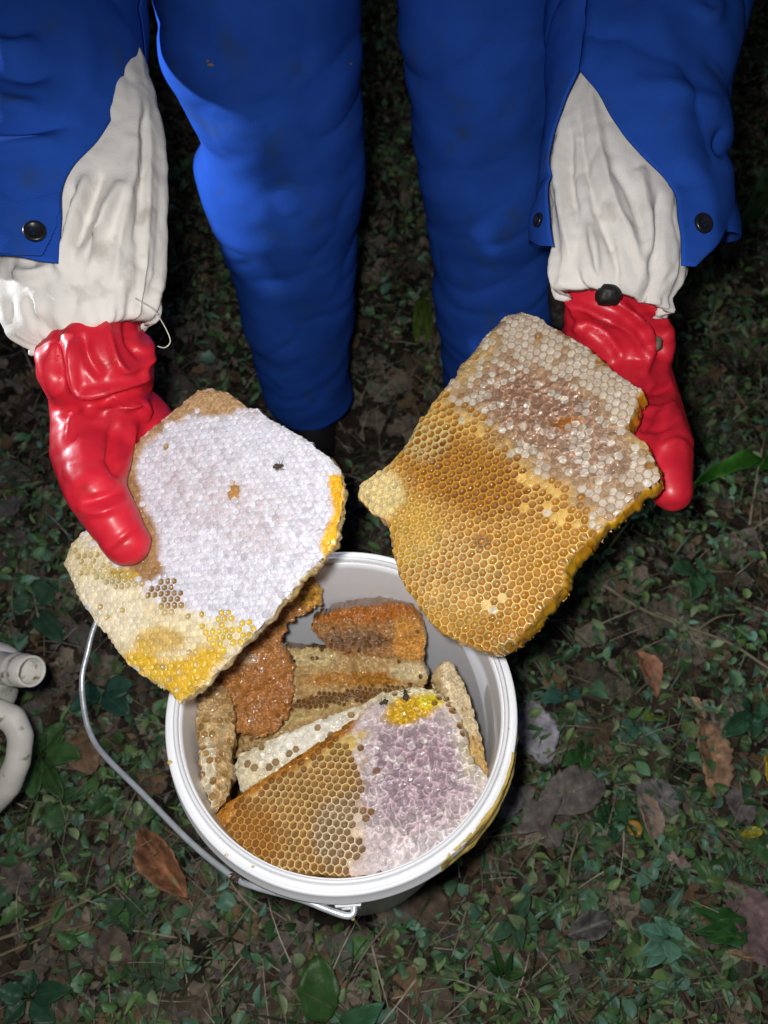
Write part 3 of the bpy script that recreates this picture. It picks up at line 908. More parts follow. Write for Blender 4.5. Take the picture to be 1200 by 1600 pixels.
def leg_tube(rows, Yc, top, hem_drop=0.0):
    rows = np.array(rows, float)
    ys = np.linspace(rows[0, 0], rows[-1, 0], 150)
    dense = catmull(rows, 400)
    L = np.interp(ys, dense[:, 0], dense[:, 1])
    Rr = np.interp(ys, dense[:, 0], dense[:, 2])
    sec = []
    for y, l, r_ in zip(ys, L, Rr):
        c = PY((l + r_) / 2, y, Yc)
        d = (c - CAM) @ FW
        sec.append((c, (r_ - l) / 2 * d / F))
    c0, r0 = sec[0]
    up = [(np.array(c0) + (np.array(top) - c0) * t, r0 + (0.150 - r0) * t) for t in (1.0, 0.75, 0.5, 0.3, 0.15)]
    sec = up + sec
    m = 120
    a = np.linspace(0, 2 * math.pi, m, endpoint=False)
    V = np.concatenate([np.stack([c[0] + r_ * np.cos(a), c[1] + r_ * 1.02 * np.sin(a), np.full(m, c[2])], 1) for c, r_ in sec])
    # the hem folds inward
    c, r_ = sec[-1]
    V = np.concatenate([V, np.stack([c[0] + r_ * 0.93 * np.cos(a), c[1] + r_ * 0.93 * np.sin(a), np.full(m, c[2] + 0.001)], 1),
                        np.stack([c[0] + r_ * 0.90 * np.cos(a), c[1] + r_ * 0.90 * np.sin(a), np.full(m, c[2] + 0.06)], 1)])
    V = V[:, :]
    nz = fbm(np.stack([V[:, 0] * 9, V[:, 1] * 9, V[:, 2] * 15], 1), 2, 5)
    # slack cloth: slanting soft wrinkles
    nz2 = fbm(np.stack([V[:, 0] * 14 + V[:, 2] * 6, V[:, 1] * 14, V[:, 2] * 34 - V[:, 0] * 16], 1), 2, 6)
    cc = np.repeat(np.array([s_[0] for s_ in sec] + [sec[-1][0]] * 2), m, 0)
    out = V - cc
    out[:, 2] = 0
    out /= np.linalg.norm(out, axis=1)[:, None] + 1e-9
    cr_ = np.clip(1 - 3.0 * np.abs(fbm(np.stack([V[:, 0] * 7 + V[:, 2] * 5, V[:, 1] * 7, V[:, 2] * 15 - V[:, 0] * 9], 1), 2, 16)), 0, 1) ** 2
    V = V + out * (0.007 * nz + 0.002 * nz2 - 0.0030 * cr_)[:, None]
    return V, grid_faces(len(sec) + 2, m, True)

left_leg = leg_tube([(0, 243, 562), (80, 256, 565), (150, 281, 569), (215, 316, 572), (262, 309, 573), (360, 335, 557), (470, 375, 551), (570, 402, 548), (622, 416, 551)], 0.90, (-0.13, 0.93, 0.90))
right_leg = leg_tube([(0, 620, 884), (60, 625, 880), (180, 640, 876), (300, 656, 873), (400, 673, 873), (480, 680, 871), (590, 690, 858), (625, 697, 850)], 0.90, (0.11, 0.93, 0.90))
FL = [(((300, 118), (360, 178), (420, 196), (478, 178)), 16, 0.012), (((300, 150), (350, 205), (400, 222), (470, 205)), 13, -0.010),
      (((312, 235), (350, 268), (400, 300), (475, 322)), 15, 0.011), (((330, 225), (370, 262), (420, 275), (480, 262)), 12, -0.009),
      (((320, 290), (360, 330), (420, 345), (470, 330)), 12, 0.009), (((340, 318), (390, 360), (450, 372)), 10, -0.008),
      (((345, 385), (420, 370), (530, 392)), 12, 0.007), (((350, 405), (430, 392), (530, 412)), 9, -0.006), (((420, 450), (480, 435), (545, 440)), 12, 0.006),
      (((380, 480), (420, 505), (470, 500)), 9, 0.006), (((385, 500), (430, 522), (480, 515)), 8, -0.005), (((420, 560), (480, 580), (545, 560)), 12, 0.006), (((410, 540), (470, 556), (540, 535)), 9, -0.005),
      (((262, 20), (300, 60), (310, 110)), 16, 0.010), (((330, 0), (390, 40), (420, 90)), 18, -0.008), (((430, 0), (450, 100), (470, 160)), 20, 0.008), (((520, 60), (500, 180), (490, 260)), 14, -0.006), (((555, 260), (530, 300), (470, 340)), 12, 0.007)]
FR = [(((660, 180), (740, 175), (850, 155)), 14, 0.007), (((665, 205), (750, 200), (850, 178)), 11, -0.007), (((670, 225), (760, 225), (850, 195)), 10, 0.006), (((640, 40), (690, 150), (720, 330)), 20, 0.006), (((700, 20), (730, 100), (760, 260)), 16, -0.005),
      (((800, 0), (805, 120), (790, 220)), 18, 0.006), (((680, 430), (760, 400), (850, 380)), 12, 0.007), (((690, 450), (760, 425), (850, 405)), 9, -0.006), (((700, 300), (760, 340), (830, 350)), 14, 0.005), (((690, 520), (760, 500), (850, 470)), 14, 0.006)]
lv_, lf_ = left_leg
left_leg = (folds(lv_, lf_, [(p, w * 1.15, h * 1.7) for p, w, h in FL]), lf_)
rv_, rf_ = right_leg
right_leg = (folds(rv_, rf_, [(p, w * 1.15, h * 1.6) for p, w, h in FR]), rf_)
torso = union([[((-0.09, 0.95, 0.88), 0.15), ((-0.08, 0.95, 1.0), 0.15), ((-0.09, 0.90, 1.15), 0.145), ((-0.12, 0.86, 1.26), 0.10)],
               [((0.07, 0.95, 0.88), 0.15), ((0.06, 0.95, 1.0), 0.15), ((0.07, 0.90, 1.15), 0.145), ((0.10, 0.86, 1.26), 0.10)],
               [((-0.17, 0.86, 1.24), 0.085), ((0.15, 0.86, 1.24), 0.085)], [((-0.01, 0.85, 1.25), 0.07), ((-0.01, 0.80, 1.38), 0.06)]], 0.014, 8)
v, f = join([left_leg, right_leg, torso])
mesh_obj('coverall', v, f, M_BLUE, person)
hv_, hf_ = union([[((-0.01, 0.79, 1.40), 0.10), ((-0.01, 0.76, 1.48), 0.115)]], 0.012, 6)
mesh_obj('hood', hv_, hf_, M_HOOD, person)
for (hx, hy) in ((482, 622), (770, 625)):
    c = PY(hx, hy, 0.90)
    v, f = union([[((c[0], 0.95, 0.10), 0.048), ((c[0], 0.94, 0.05), 0.046), ((c[0] + 0.005, 0.85, 0.042), 0.043), ((c[0] + 0.008, 0.78, 0.036), 0.036)], [((c[0], 0.95, 0.10), 0.048), ((c[0], 0.95, 0.20), 0.05)]], 0.006, 5)
    v[:, 2] = np.maximum(v[:, 2], 0.004)
    mesh_obj('boot', v, f, M_BOOT, person)

dgl = bpy.context.evaluated_depsgraph_get()
cov = [c for c in person.children if c.name.startswith('coverall')][0]
for k, (sx, sy) in enumerate(((325, 95), (329, 101), (547, 100))):
    rd_ = ray(sx, sy)
    ok, loc, nrm, _ = cov.ray_cast(Vector(CAM), Vector(rd_).normalized())
    if ok:
        v, f = ico(np.array(loc), 0.0015 + 0.0006 * (k % 2), 2, (1.5, 0.8, 0.7))
        v = v + normals(v, f) * (0.0016 * fbm(v * 420, 2, k))[:, None]
        mesh_obj('plant_speck', v, f, M_TWIG, cov)

# arms: every row is (y, left, right, depth) in the picture, turned into a tube that stands in space
class Arm:
    def __init__(self, rows, lead):
        q = catmull(np.array(rows, float), 300)
        ys = np.arange(q[0, 0], q[-1, 0] + 1, 2.0)
        cols = [ys]
        for k, win in ((1, 9), (2, 9), (3, 61)):
            v = np.interp(ys, q[:, 0], q[:, k])
            pad = np.concatenate([v[0] + (v[0] - v[1:win // 2 + 1][::-1]), v, v[-1] + (v[-1] - v[-win // 2:-1][::-1])])
            cols.append(np.convolve(pad, np.ones(win) / win, 'same')[win // 2:win // 2 + len(v)])
        self.rows = np.stack(cols, 1)
        self.lead = [np.array(p, float) for p in lead]
    def row(self, y):
        q = self.rows
        l, r_, d = (np.interp(y, q[:, 0], q[:, k]) for k in (1, 2, 3))
        return (l + r_) / 2, (r_ - l) / 2, d
    def theta(self, x, y):
        c, h, _ = self.row(y)
        return math.acos(max(-1, min(1, (x - c) / h)))
    def point(self, y, th, extra=0.0, k=0.8):
        c, h, d = self.row(y)
        p = P(c, y, d)
        ra, rb_ = self.row(y - 40), self.row(y + 40)
        t = P(rb_[0], y + 40, rb_[2]) - P(ra[0], y - 40, ra[2])
        t /= np.linalg.norm(t)
        e1 = RT - t * (RT @ t)
        e1 /= np.linalg.norm(e1)
        e2 = np.cross(t, e1)
        if e2 @ (CAM - p) < 0:
            e2 = -e2
        r_ = h * d / F + extra
        return p + r_ * (math.cos(th) * e1 + k * math.sin(th) * e2)

    def find(self, x, y, k=0.95, extra=0.0):
        key = (k, extra)
        if not hasattr(self, 'tab'):
            self.tab = {}
        if key not in self.tab:
            yy = np.linspace(-40, 520, 141)
            tt = np.linspace(0.0, math.pi, 121)
            pts = np.array([[self.point(a, b, extra, k) for b in tt] for a in yy])
            qx, qy, _ = proj(pts.reshape(-1, 3))
            self.tab[key] = (yy, tt, qx, qy)
        yy, tt, qx, qy = self.tab[key]
        i = int(np.argmin((qx - x) ** 2 + (qy - y) ** 2))
        return yy[i // len(tt)], tt[i % len(tt)]

def sleeve(arm, apex, edge1, edge2, bottom, nleft, ytop, wr, seed, lines, shoulder):
    """blue sleeve, slit open from the apex down; edge1 = right lip, edge2 = left lip (lists of pixels)"""
    nrow, ncol = 110, 120
    e1 = np.array([arm.find(*p) for p in [apex] + edge1])
    e2 = np.array([arm.find(*p) for p in [apex] + edge2])
    for e_ in (e1, e2):
        for i in range(1, len(e_)):
            e_[i, 0] = max(e_[i, 0], e_[i - 1, 0] + 14)
    e2[0] = e1[0]
    e1, e2 = catmull(e1, 60), catmull(e2, 60)
    t1, t2 = e1[:, 1], e2[:, 1]
    bt = np.array([arm.find(*p) if len(p) == 2 else p[:2] for p in bottom])
    ya, yb = bt[0, 0], bt[-1, 0]
    a_end = np.interp(ya, e1[:, 0], t1)
    b_end = np.interp(yb, e2[:, 0], t2) - 2 * math.pi
    thb = np.array([t if (k < len(bottom) - 1 - nleft or len(bottom[k]) == 3) else t - 2 * math.pi for k, t in enumerate(bt[:, 1])])
    qb = np.maximum.accumulate((a_end - thb) / (a_end - b_end) + np.arange(len(bt)) * 1e-4)
    def yend(q):
        return np.interp(q, qb, bt[:, 0])
    apex_y = e1[0, 0]
    V = np.zeros((nrow, ncol, 3))
    for i in range(nrow):
        s = i / (nrow - 1)
        for j in range(ncol):
            q = j / (ncol - 1)
            y = ytop + (yend(q) - ytop) * s
            if y <= apex_y:
                a = b = t1[0]
            else:
                a = np.interp(y, e1[:, 0], t1)
                b = np.interp(y, e2[:, 0], t2)
            lo, hi = a, b - 2 * math.pi
            th = lo + (hi - lo) * q
            V[i, j] = arm.point(y, th, 0.0, 0.95)
    top = V[0].mean(0)
    lead = []
    for p in shoulder:
        lead.append((V[0] - top) * p[1] + np.array(p[0]))
    V = np.concatenate([np.array(lead), V]).reshape(-1, 3)
    f = grid_faces(nrow + len(lead), ncol)
    nrm = normals(V, f)
    if (nrm[(len(lead) + 5) * ncol + 5] @ (CAM - V[(len(lead) + 5) * ncol + 5])) < 0:
        f = [q[::-1] for q in f]
    V = V + normals(V, f) * (wr * fbm(np.stack([V[:, 0] * 13, V[:, 1] * 16 + V[:, 2] * 9, V[:, 2] * 26], 1), 3, seed) - 0.0045 * np.clip(1 - 3.2 * np.abs(fbm(np.stack([V[:, 0] * 8, V[:, 1] * 12, V[:, 2] * 12 + V[:, 0] * 8], 1), 2, seed + 40)), 0, 1) ** 2)[:, None]
    V = folds(V, f, lines)
    o = mesh_obj('sleeve', V, f, M_BLUE, person)
    m = o.modifiers.new('cloth', 'SOLIDIFY')
    m.thickness = 0.0018
    m.offset = 1
    return o

def cuff(arm, rows, nfold, seed, lines, gather, sag):
    """white inner sleeve, gathered by elastic at the wrist"""
    nrow, ncol = 110, 200
    V = np.zeros((nrow, ncol, 3))
    ys = np.linspace(rows[0][0], rows[-1][0], nrow)
    a2 = Arm(rows, [])
    a = np.linspace(0, 2 * math.pi, ncol, endpoint=False)
    ph = n2(np.cos(a) * 3, np.sin(a) * 3, 1.0, seed, 2)
    for i, y in enumerate(ys):
        s = i / (nrow - 1)
        g = sstep(gather, 1.0, s)
        ph2 = n2(np.cos(a) * 2 + s * 1.4, np.sin(a) * 2, 1.0, seed + 2, 2)
        q3 = np.stack([np.cos(a) * nfold / 6 + 4, np.sin(a) * nfold / 6, np.full(ncol, s * 1.5)], 1)
        pl_ = np.clip(1 - 2.6 * np.abs(vnoise(q3, seed + 31)), -0.6, 1)
        q4 = np.stack([np.cos(a) * nfold / 3.2, np.sin(a) * nfold / 3.2 + 2, np.full(ncol, s * 6.0)], 1)
        lump = pl_ * 0.75 + 0.9 * vnoise(q4, seed + 33) * g
        soft = n2(np.cos(a) * 2.2, np.sin(a) * 2.2 + s * 0.9, 1.0, seed + 4, 2)
        for j in range(ncol):
            ex = (0.0012 + 0.0062 * g) * lump[j] + 0.006 * soft[j] * (0.3 + s)
            yy = y + sag * math.cos(a[j]) * s ** 3
            V[i, j] = a2.point(yy, a[j], ex, 0.62)
    # turn the mouth in
    c = V[-1].mean(0)
    V[-1] = c + (V[-1] - c) * 0.96
    V = np.concatenate([V, (c + (V[-1] - c) * 0.86 + (V[-1] - V[-3]) * 0.2)[None], (c + (V[-1] - c) * 0.8 - (V[-1] - V[-3]) * 2.0)[None]])
    V = V.reshape(-1, 3)
    f = grid_faces(nrow + 2, ncol, True)
    nrm = normals(V, f)
    k = 40 * ncol + ncol // 4
    if nrm[k] @ (CAM - V[k]) < 0:
        f = [q[::-1] for q in f]
    V = folds(V, f, lines)
    V = V + normals(V, f) * (0.0012 * fbm(V * 90, 2, seed + 9) - 0.0014 * np.clip(1 - 3.4 * np.abs(fbm(V * np.array([42, 20, 20]), 2, seed + 12)), 0, 1) ** 2)[:, None]
    return mesh_obj('inner_cuff', V, f, M_WHITE, person)

def button(c, n, parent, r_=0.0075):
    v, f = lathe([(0.0, 0.0012), (r_ * 0.55, 0.0010), (r_ * 0.68, 0.0020), (r_ * 0.9, 0.0024), (r_, 0.0012), (r_, -0.0005), (0.0, -0.0005)], 24, c, n)
    o = mesh_obj('button', v, f, M_BLACK, parent)
    u = np.cross(n, [0, 0, 1.0])
    u /= np.linalg.norm(u)
    w = np.cross(n, u)
    parts = []
    for s1, s2 in ((1, 1), (-1, -1), (1, -1)):
        p = c + (u * s1 + w * s2) * r_ * 0.2 + np.asarray(n) * 0.0016
        parts.append(ico(p, r_ * 0.09, 1))
    v, f = join(parts)
    mesh_obj('stitch', v, f, M_BLUE2, o)

def tab(arm, pts, parent, lift, thick=0.002):
    """a patch of cloth lying on a sleeve: polygon in the picture filled with a fine grid"""
    xs = [p[0] for p in pts]
    ys = [p[1] for p in pts]
    n = 34
    gx_, gy_ = np.meshgrid(np.linspace(min(xs), max(xs), n), np.linspace(min(ys), max(ys), n), indexing='ij')
    sd_ = poly_sd(pts, gx_.ravel(), gy_.ravel())
    V = np.array([arm.point(*arm.find(x, y), lift, 0.95) for x, y in zip(gx_.ravel(), gy_.ravel())])
    fs = [q for q in grid_faces(n, n) if all(sd_[i] > -1.5 for i in q)]
    u = sorted(set(i for q in fs for i in q))
    mp = {a: i for i, a in enumerate(u)}
    V, fs = V[u], [tuple(mp[i] for i in q) for q in fs]
    if normals(V, fs)[0] @ (CAM - V[0]) < 0:
        fs = [q[::-1] for q in fs]
    for _ in range(6):
        acc = np.zeros_like(V)
        cnt = np.zeros(len(V))
        for q in fs:
            cen = V[list(q)].mean(0)
            for i in q:
                acc[i] += cen
                cnt[i] += 1
        V = 0.4 * V + 0.6 * acc / cnt[:, None]
    V = V + normals(V, fs) * (0.0009 * fbm(V * 60, 2, 4))[:, None]
    o = mesh_obj('cuff_tab', V, fs, M_BLUE, parent)
    m = o.modifiers.new('cloth', 'SOLIDIFY')
    m.thickness = thick
    m.offset = -1
    return o

# ---- arm at the left of the picture
ARM_L = Arm([(-40, -75, 222, 0.72), (0, -75, 221, 0.715), (95, -72, 221, 0.70), (200, -66, 218, 0.69), (300, -58, 214, 0.68), (410, -50, 206, 0.67), (460, -50, 206, 0.665)], [])
shl = [((-0.20, 0.88, 1.20), 1.05), ((-0.26, 0.92, 1.08), 1.0), ((-0.31, 0.91, 0.95), 1.0), ((-0.325, 0.86, 0.86), 1.0)]
SL = [(((-30, 60), (20, 84), (60, 70)), 14, 0.010), (((-30, 150), (20, 170), (60, 172)), 14, 0.009), (((-30, 235), (30, 232), (90, 222)), 11, 0.008), (((-20, 110), (40, 122), (80, 115)), 12, -0.007),
      (((-20, 205), (40, 205), (110, 195)), 10, -0.006), (((120, 0), (130, 100), (110, 200)), 26, 0.006)]
so = sleeve(ARM_L, (219, 98), [(219, 150), (217, 220), (215, 300), (210, 380)], [(195, 150), (152, 220), (112, 262), (98, 300), (96, 350), (92, 410)],
            [(210, 380), (360, -1.5, 0), (-50, 395), (-20, 400), (20, 402), (60, 404), (92, 408)], 4, -40, 0.0035, 3, SL, shl)
tb = tab(ARM_L, [(-40, 318), (20, 316), (60, 310), (96, 300), (97, 330), (92, 362), (70, 405), (30, 404), (-40, 400)], so, 0.0045)
bpt = ARM_L.point(*ARM_L.find(56, 365), 0.0062, 0.95)
bq = ARM_L.find(56, 365)[0]
bn = bpt - P(ARM_L.row(bq)[0], bq, ARM_L.row(bq)[2])
button(bpt, bn / np.linalg.norm(bn), tb, 0.0085)
CL = [(((135, 275), (118, 330), (100, 400), (95, 430)), 9, 0.011), (((112, 290), (104, 330), (96, 380)), 6, -0.006), (((190, 285), (165, 335), (140, 385), (128, 412)), 11, 0.013), (((160, 270), (140, 330), (122, 390)), 7, -0.008),
      (((215, 150), (208, 260), (190, 360), (180, 440)), 8, 0.006), (((228, 170), (225, 280), (212, 380)), 6, -0.006), (((20, 425), (50, 430), (80, 420)), 9, 0.009), (((40, 450), (60, 470), (60, 500)), 8, 0.006)]
cl = cuff(ARM_L, [(60, -30, 205, 0.70), (120, -10, 228, 0.695), (200, 8, 250, 0.685), (290, 6, 258, 0.675), (370, 4, 256, 0.668), (440, -2, 254, 0.665), (495, 14, 248, 0.662), (522, 38, 238, 0.66), (536, 66, 224, 0.66)],
          21, 5, CL, 0.66, -16)
th = [P(212, 466, 0.63), P(238, 482, 0.625), P(256, 508, 0.62), P(266, 532, 0.62), P(258, 543, 0.622), P(246, 541, 0.625)]
v, f = tube(th, 0.00045, 6, 24)
mesh_obj('loose_thread', v, f, M_THREAD, cl)

# ---- arm at the right of the picture
ARM_R = Arm([(-40, 850, 1172, 0.76), (0, 852, 1166, 0.755), (80, 854, 1150, 0.745), (160, 852, 1136, 0.735), (230, 846, 1136, 0.73), (270, 840, 1130, 0.725), (350, 832, 1142, 0.72), (420, 826, 1142, 0.715), (470, 826, 1142, 0.71)], [])
shr = [((0.19, 0.88, 1.20), 1.05), ((0.24, 0.93, 1.08), 1.0), ((0.275, 0.93, 0.96), 1.0), ((0.265, 0.89, 0.87), 1.0)]
SR = [(((905, 0), (912, 50), (906, 105)), 6, -0.004), (((930, 10), (922, 60), (915, 110)), 8, 0.004), (((990, 130), (1060, 150), (1125, 165)), 14, 0.005), (((1010, 0), (1040, 90), (1060, 200)), 24, 0.006),
      (((1085, 10), (1110, 30), (1120, 0)), 10, 0.006), (((1128, 200), (1120, 225), (1130, 245)), 8, -0.007), (((1060, 240), (1100, 300), (1110, 400)), 18, 0.004)]
sro = sleeve(ARM_R, (906, 110), [(960, 190), (1010, 250), (1052, 290), (1058, 340), (1062, 370), (1066, 425)], [(882, 160), (862, 230), (857, 300), (864, 380), (868, 400)],
             [(1066, 415), (1086, 415), (1110, 392), (1138, 362), (330, -1.0, 0), (320, -1.57, 0), (330, -2.2, 0), (832, 372), (845, 384), (868, 386)], 2, -40, 0.0035, 8, SR, shr)
bpt = ARM_R.point(*ARM_R.find(1093, 352), 0.0045, 0.95)
bq = ARM_R.find(1093, 352)[0]
bn = bpt - P(ARM_R.row(bq)[0], bq, ARM_R.row(bq)[2])
button(bpt, bn / np.linalg.norm(bn), sro, 0.0085)
bpt = ARM_R.point(*ARM_R.find(849, 346), 0.0045, 0.95)
bq = ARM_R.find(849, 346)[0]
bn = bpt - P(ARM_R.row(bq)[0], bq, ARM_R.row(bq)[2])
button(bpt, bn / np.linalg.norm(bn), sro, 0.0062)
CR = [(((920, 130), (935, 220), (955, 300), (985, 370), (1005, 420)), 9, 0.007), (((905, 170), (915, 260), (935, 330), (960, 390)), 7, -0.006), (((880, 180), (872, 260), (880, 340), (890, 400)), 7, 0.007), (((893, 200), (890, 280), (902, 350)), 6, -0.006),
      (((1000, 260), (1010, 330), (1020, 400)), 9, 0.006), (((1030, 300), (1028, 370), (1020, 430)), 6, -0.006), (((960, 260), (990, 310), (1010, 380)), 7, -0.005), (((920, 350), (930, 390), (935, 430)), 7, 0.006), (((945, 345), (960, 400), (965, 440)), 6, -0.006)]
cr = cuff(ARM_R, [(70, 868, 1010, 0.745), (120, 862, 1035, 0.738), (200, 858, 1052, 0.73), (280, 857, 1064, 0.72), (350, 860, 1076, 0.712), (410, 862, 1078, 0.705), (446, 872, 1072, 0.70), (464, 890, 1060, 0.698), (476, 910, 1044, 0.698)],
          17, 25, CR, 0.70, 22)

# ---- gloves: one continuous skin each, thumb and four fingers
def C(px, py, d, rpx):
    return (P(px, py, d), rpx * d / F)
def behind(plane, px, py, r_, T):
    p, t = plane.hit(px, py)
    return (p - plane.n * (T + r_ * 0.92), r_)
def rubber(V, f, seed):
    cr_ = np.clip(1 - 3.5 * np.abs(fbm(V * np.array([26, 34, 34]), 2, seed)), 0, 1) ** 2
    return V + normals(V, f) * (-0.0010 * cr_ + 0.0006 * fbm(V * 55, 2, seed + 4))[:, None]
TL, TRt = 0.020, 0.034
def front(plane, px, py, rpx, gap=0.0):
    p, t = plane.hit(px, py)
    r_ = rpx * t / F
    q = p + plane.n * (r_ * 0.9 + gap)
    d = (q - CAM) @ FW
    return (P(px, py, d), rpx * d / F)
g = [[C(150, 470, 0.680, 44), C(150, 500, 0.676, 56), C(150, 530, 0.672, 74), C(150, 572, 0.668, 92), C(158, 610, 0.676, 82), C(155, 665, 0.682, 74)],
     [C(175, 640, 0.695, 70), C(215, 660, 0.712, 56), behind(PL_L, 262, 725, 0.028, TL), behind(PL_L, 290, 765, 0.026, TL)],
     [C(155, 665, 0.676, 76), C(142, 705, 0.655, 64), front(PL_L, 148, 765, 49, 0.006), front(PL_L, 182, 822, 42), front(PL_L, 198, 848, 39)]]
knuck = [(300, 690), (312, 738), (310, 785), (295, 828)]
mid = [(372, 706), (392, 770), (388, 830), (362, 872)]
tip = [(408, 724), (446, 796), (440, 862), (398, 905)]
for k in range(4):
    g.append([behind(PL_L, 262, 720 + 12 * k, 0.022, TL), behind(PL_L, *knuck[k], 0.0150, TL), behind(PL_L, *mid[k], 0.0128, TL), behind(PL_L, *tip[k], 0.0112, TL)])
gv, gf = union(g, 0.0030, 7)
GL = [(((60, 545), (80, 600), (95, 618)), 12, 0.006), (((85, 520), (90, 560), (100, 610)), 9, -0.007), (((112, 530), (112, 570), (125, 612), (180, 605), (235, 590)), 9, 0.009), (((130, 520), (140, 560), (160, 590)), 10, -0.008),
      (((165, 500), (175, 545), (195, 580), (235, 560)), 8, 0.007), (((200, 490), (205, 530), (225, 560)), 9, -0.008), (((90, 640), (140, 640), (190, 622), (240, 610)), 11, -0.010), (((105, 690), (125, 645), (170, 638), (212, 628)), 9, 0.008), (((190, 640), (220, 628), (228, 660)), 9, 0.008),
      (((180, 660), (172, 710), (185, 745)), 9, -0.006), (((210, 660), (200, 700), (192, 740)), 9, 0.005), (((130, 785), (165, 775), (195, 765)), 7, -0.004), (((120, 795), (160, 800), (200, 780)), 8, 0.004), (((165, 860), (185, 842), (215, 820)), 6, -0.0025), (((225, 480), (232, 530), (225, 590)), 8, 0.006)]
gv = folds(gv, gf, [(p, w * 0.8, h * 1.1) for p, w, h in GL])
gv = rubber(gv, gf, 3)
mesh_obj('glove', gv, gf, M_RED, person)

g = [[C(952, 436, 0.722, 68), C(956, 480, 0.738, 82), C(962, 530, 0.757, 84), C(978, 580, 0.762, 70)],
     [C(978, 580, 0.762, 66), behind(PL_R, 955, 655, 0.034, TRt), behind(PL_R, 925, 720, 0.032, TRt), behind(PL_R, 905, 740, 0.028, TRt)],
     [C(985, 590, 0.752, 64), C(1012, 650, 0.735, 56), C(1034, 700, 0.702, 50), C(1044, 745, 0.682, 40), C(1050, 768, 0.675, 34)]]
kn = [(880, 770), (858, 752), (840, 722), (832, 690)]
md = [(832, 815), (802, 802), (782, 766), (782, 716)]
tp = [(802, 842), (766, 832), (744, 790), (752, 730)]
for k in range(4):
    g.append([behind(PL_R, 925 - 6 * k, 735 - 10 * k, 0.022, TRt), behind(PL_R, *kn[k], 0.0155, TRt), behind(PL_R, *md[k], 0.0132, TRt), behind(PL_R, *tp[k], 0.0115, TRt)])
gv, gf = union(g, 0.0030, 7)
GR = [(((885, 470), (930, 490), (985, 520), (1010, 570)), 8, 0.007), (((890, 500), (940, 520), (975, 560)), 10, -0.007), (((960, 470), (1000, 500), (1015, 540), (1005, 590)), 9, 0.008), (((985, 470), (1022, 505), (1030, 560)), 8, -0.008), (((1010, 470), (1040, 515), (1044, 570)), 8, 0.007),
      (((1000, 610), (1030, 610), (1052, 600)), 8, -0.007), (((1005, 640), (1035, 640), (1055, 630)), 8, 0.006), (((1000, 670), (1030, 668), (1060, 655)), 7, -0.005), (((1030, 700), (1055, 690), (1072, 695)), 8, 0.004), (((880, 450), (900, 480), (900, 520)), 8, 0.006)]
gv = folds(gv, gf, [(p, w * 0.8, h * 1.1) for p, w, h in GR])
gv = rubber(gv, gf, 9)
gr = mesh_obj('glove', gv, gf, M_RED, person)
# black elastic knot at the mouth of the right glove, and the dark elastic end beside it
kv, kf = ico(P(950, 462, 0.680), 0.0098, 3, (1.15, 0.9, 1.0))
kv = kv + normals(kv, kf) * (0.0030 * fbm(kv * 200, 3, 3))[:, None]
mesh_obj('elastic_knot', kv, kf, M_KNOT, gr)
kv, kf = union([[C(874, 432, 0.72, 14), C(872, 460, 0.73, 18), C(874, 500, 0.745, 14)], [C(880, 430, 0.71, 11), C(905, 440, 0.690, 7), C(950, 452, 0.675, 6)]], 0.0024, 3)
kv = kv + normals(kv, kf) * (0.0022 * fbm(kv * 160, 3, 5))[:, None]
mesh_obj('dark_elastic', kv, kf, M_KNOT, gr)
ms, mf = ico(P(1026, 536, 0.712), 0.006, 3, (0.8, 1.2, 1.0))
ms = ms + normals(ms, mf) * (0.002 * fbm(ms * 260, 3, 7))[:, None]
mesh_obj('mud_speck', ms, mf, M_TWIG, gr)

# ------------------------------------------------------------------ white jug at the left edge
jug = empty('jug', (-0.58, 0.28, 0.0), 'dirty white plastic jug with open neck and loop handle at the left edge', 'jug')
ch = []
for yy in (0.10, 0.46):
    for xx in (-0.74, -0.505):
        ch.append([((xx, yy, 0.05), 0.045), ((xx, yy, 0.19), 0.045)])
box = []
for yy in np.linspace(0.08, 0.40, 9):
    for zz in np.linspace(0.05, 0.19, 5):
        box.append([((-0.84, yy, zz), 0.045), ((-0.60, yy, zz), 0.045)])
shoulder_j = [[((-0.64, 0.33, 0.18), 0.07), (P(-70, 1055, 0.865), 0.055), (P(-22, 1044, 0.865), 0.032), (P(2, 1040, 0.865), 0.026)], [(P(-60, 1090, 0.88), 0.05), (P(0, 1082, 0.885), 0.022)]]
v, f = union(box + shoulder_j, 0.008, 5)
mesh_obj('body', v, f, M_JUG, jug)
n0, n1 = P(-2, 1043, 0.850), P(50, 1049, 0.815)
ax = n1 - n0
Ln = np.linalg.norm(ax)
pr = [(0.0178, 0.0), (0.0172, 0.008), (0.0168, Ln * 0.45), (0.0178, Ln * 0.50), (0.0178, Ln * 0.56), (0.0165, Ln * 0.60), (0.0164, Ln * 0.70), (0.0175, Ln * 0.74), (0.0175, Ln * 0.79), (0.0165, Ln * 0.83), (0.0163, Ln * 0.99), (0.0155, Ln), (0.0138, Ln), (0.0132, Ln * 0.97), (0.0128, Ln * 0.25), (0.0, Ln * 0.2)]
v, f = lathe(pr, 40, n0, ax)
mesh_obj('neck', v, f, M_JUG, jug)
hp = [(P(-60, 1100, 0.87), 0.020), (P(-10, 1112, 0.852), 0.0165), (P(20, 1122, 0.85), 0.0145), (P(33, 1150, 0.85), 0.0140), (P(28, 1190, 0.852), 0.0142), (P(12, 1228, 0.86), 0.0155), (P(-18, 1255, 0.875), 0.018), (P(-70, 1275, 0.90), 0.024)]
v, f = union([hp], 0.004, 5)
mesh_obj('handle', v, f, M_JUG, jug)

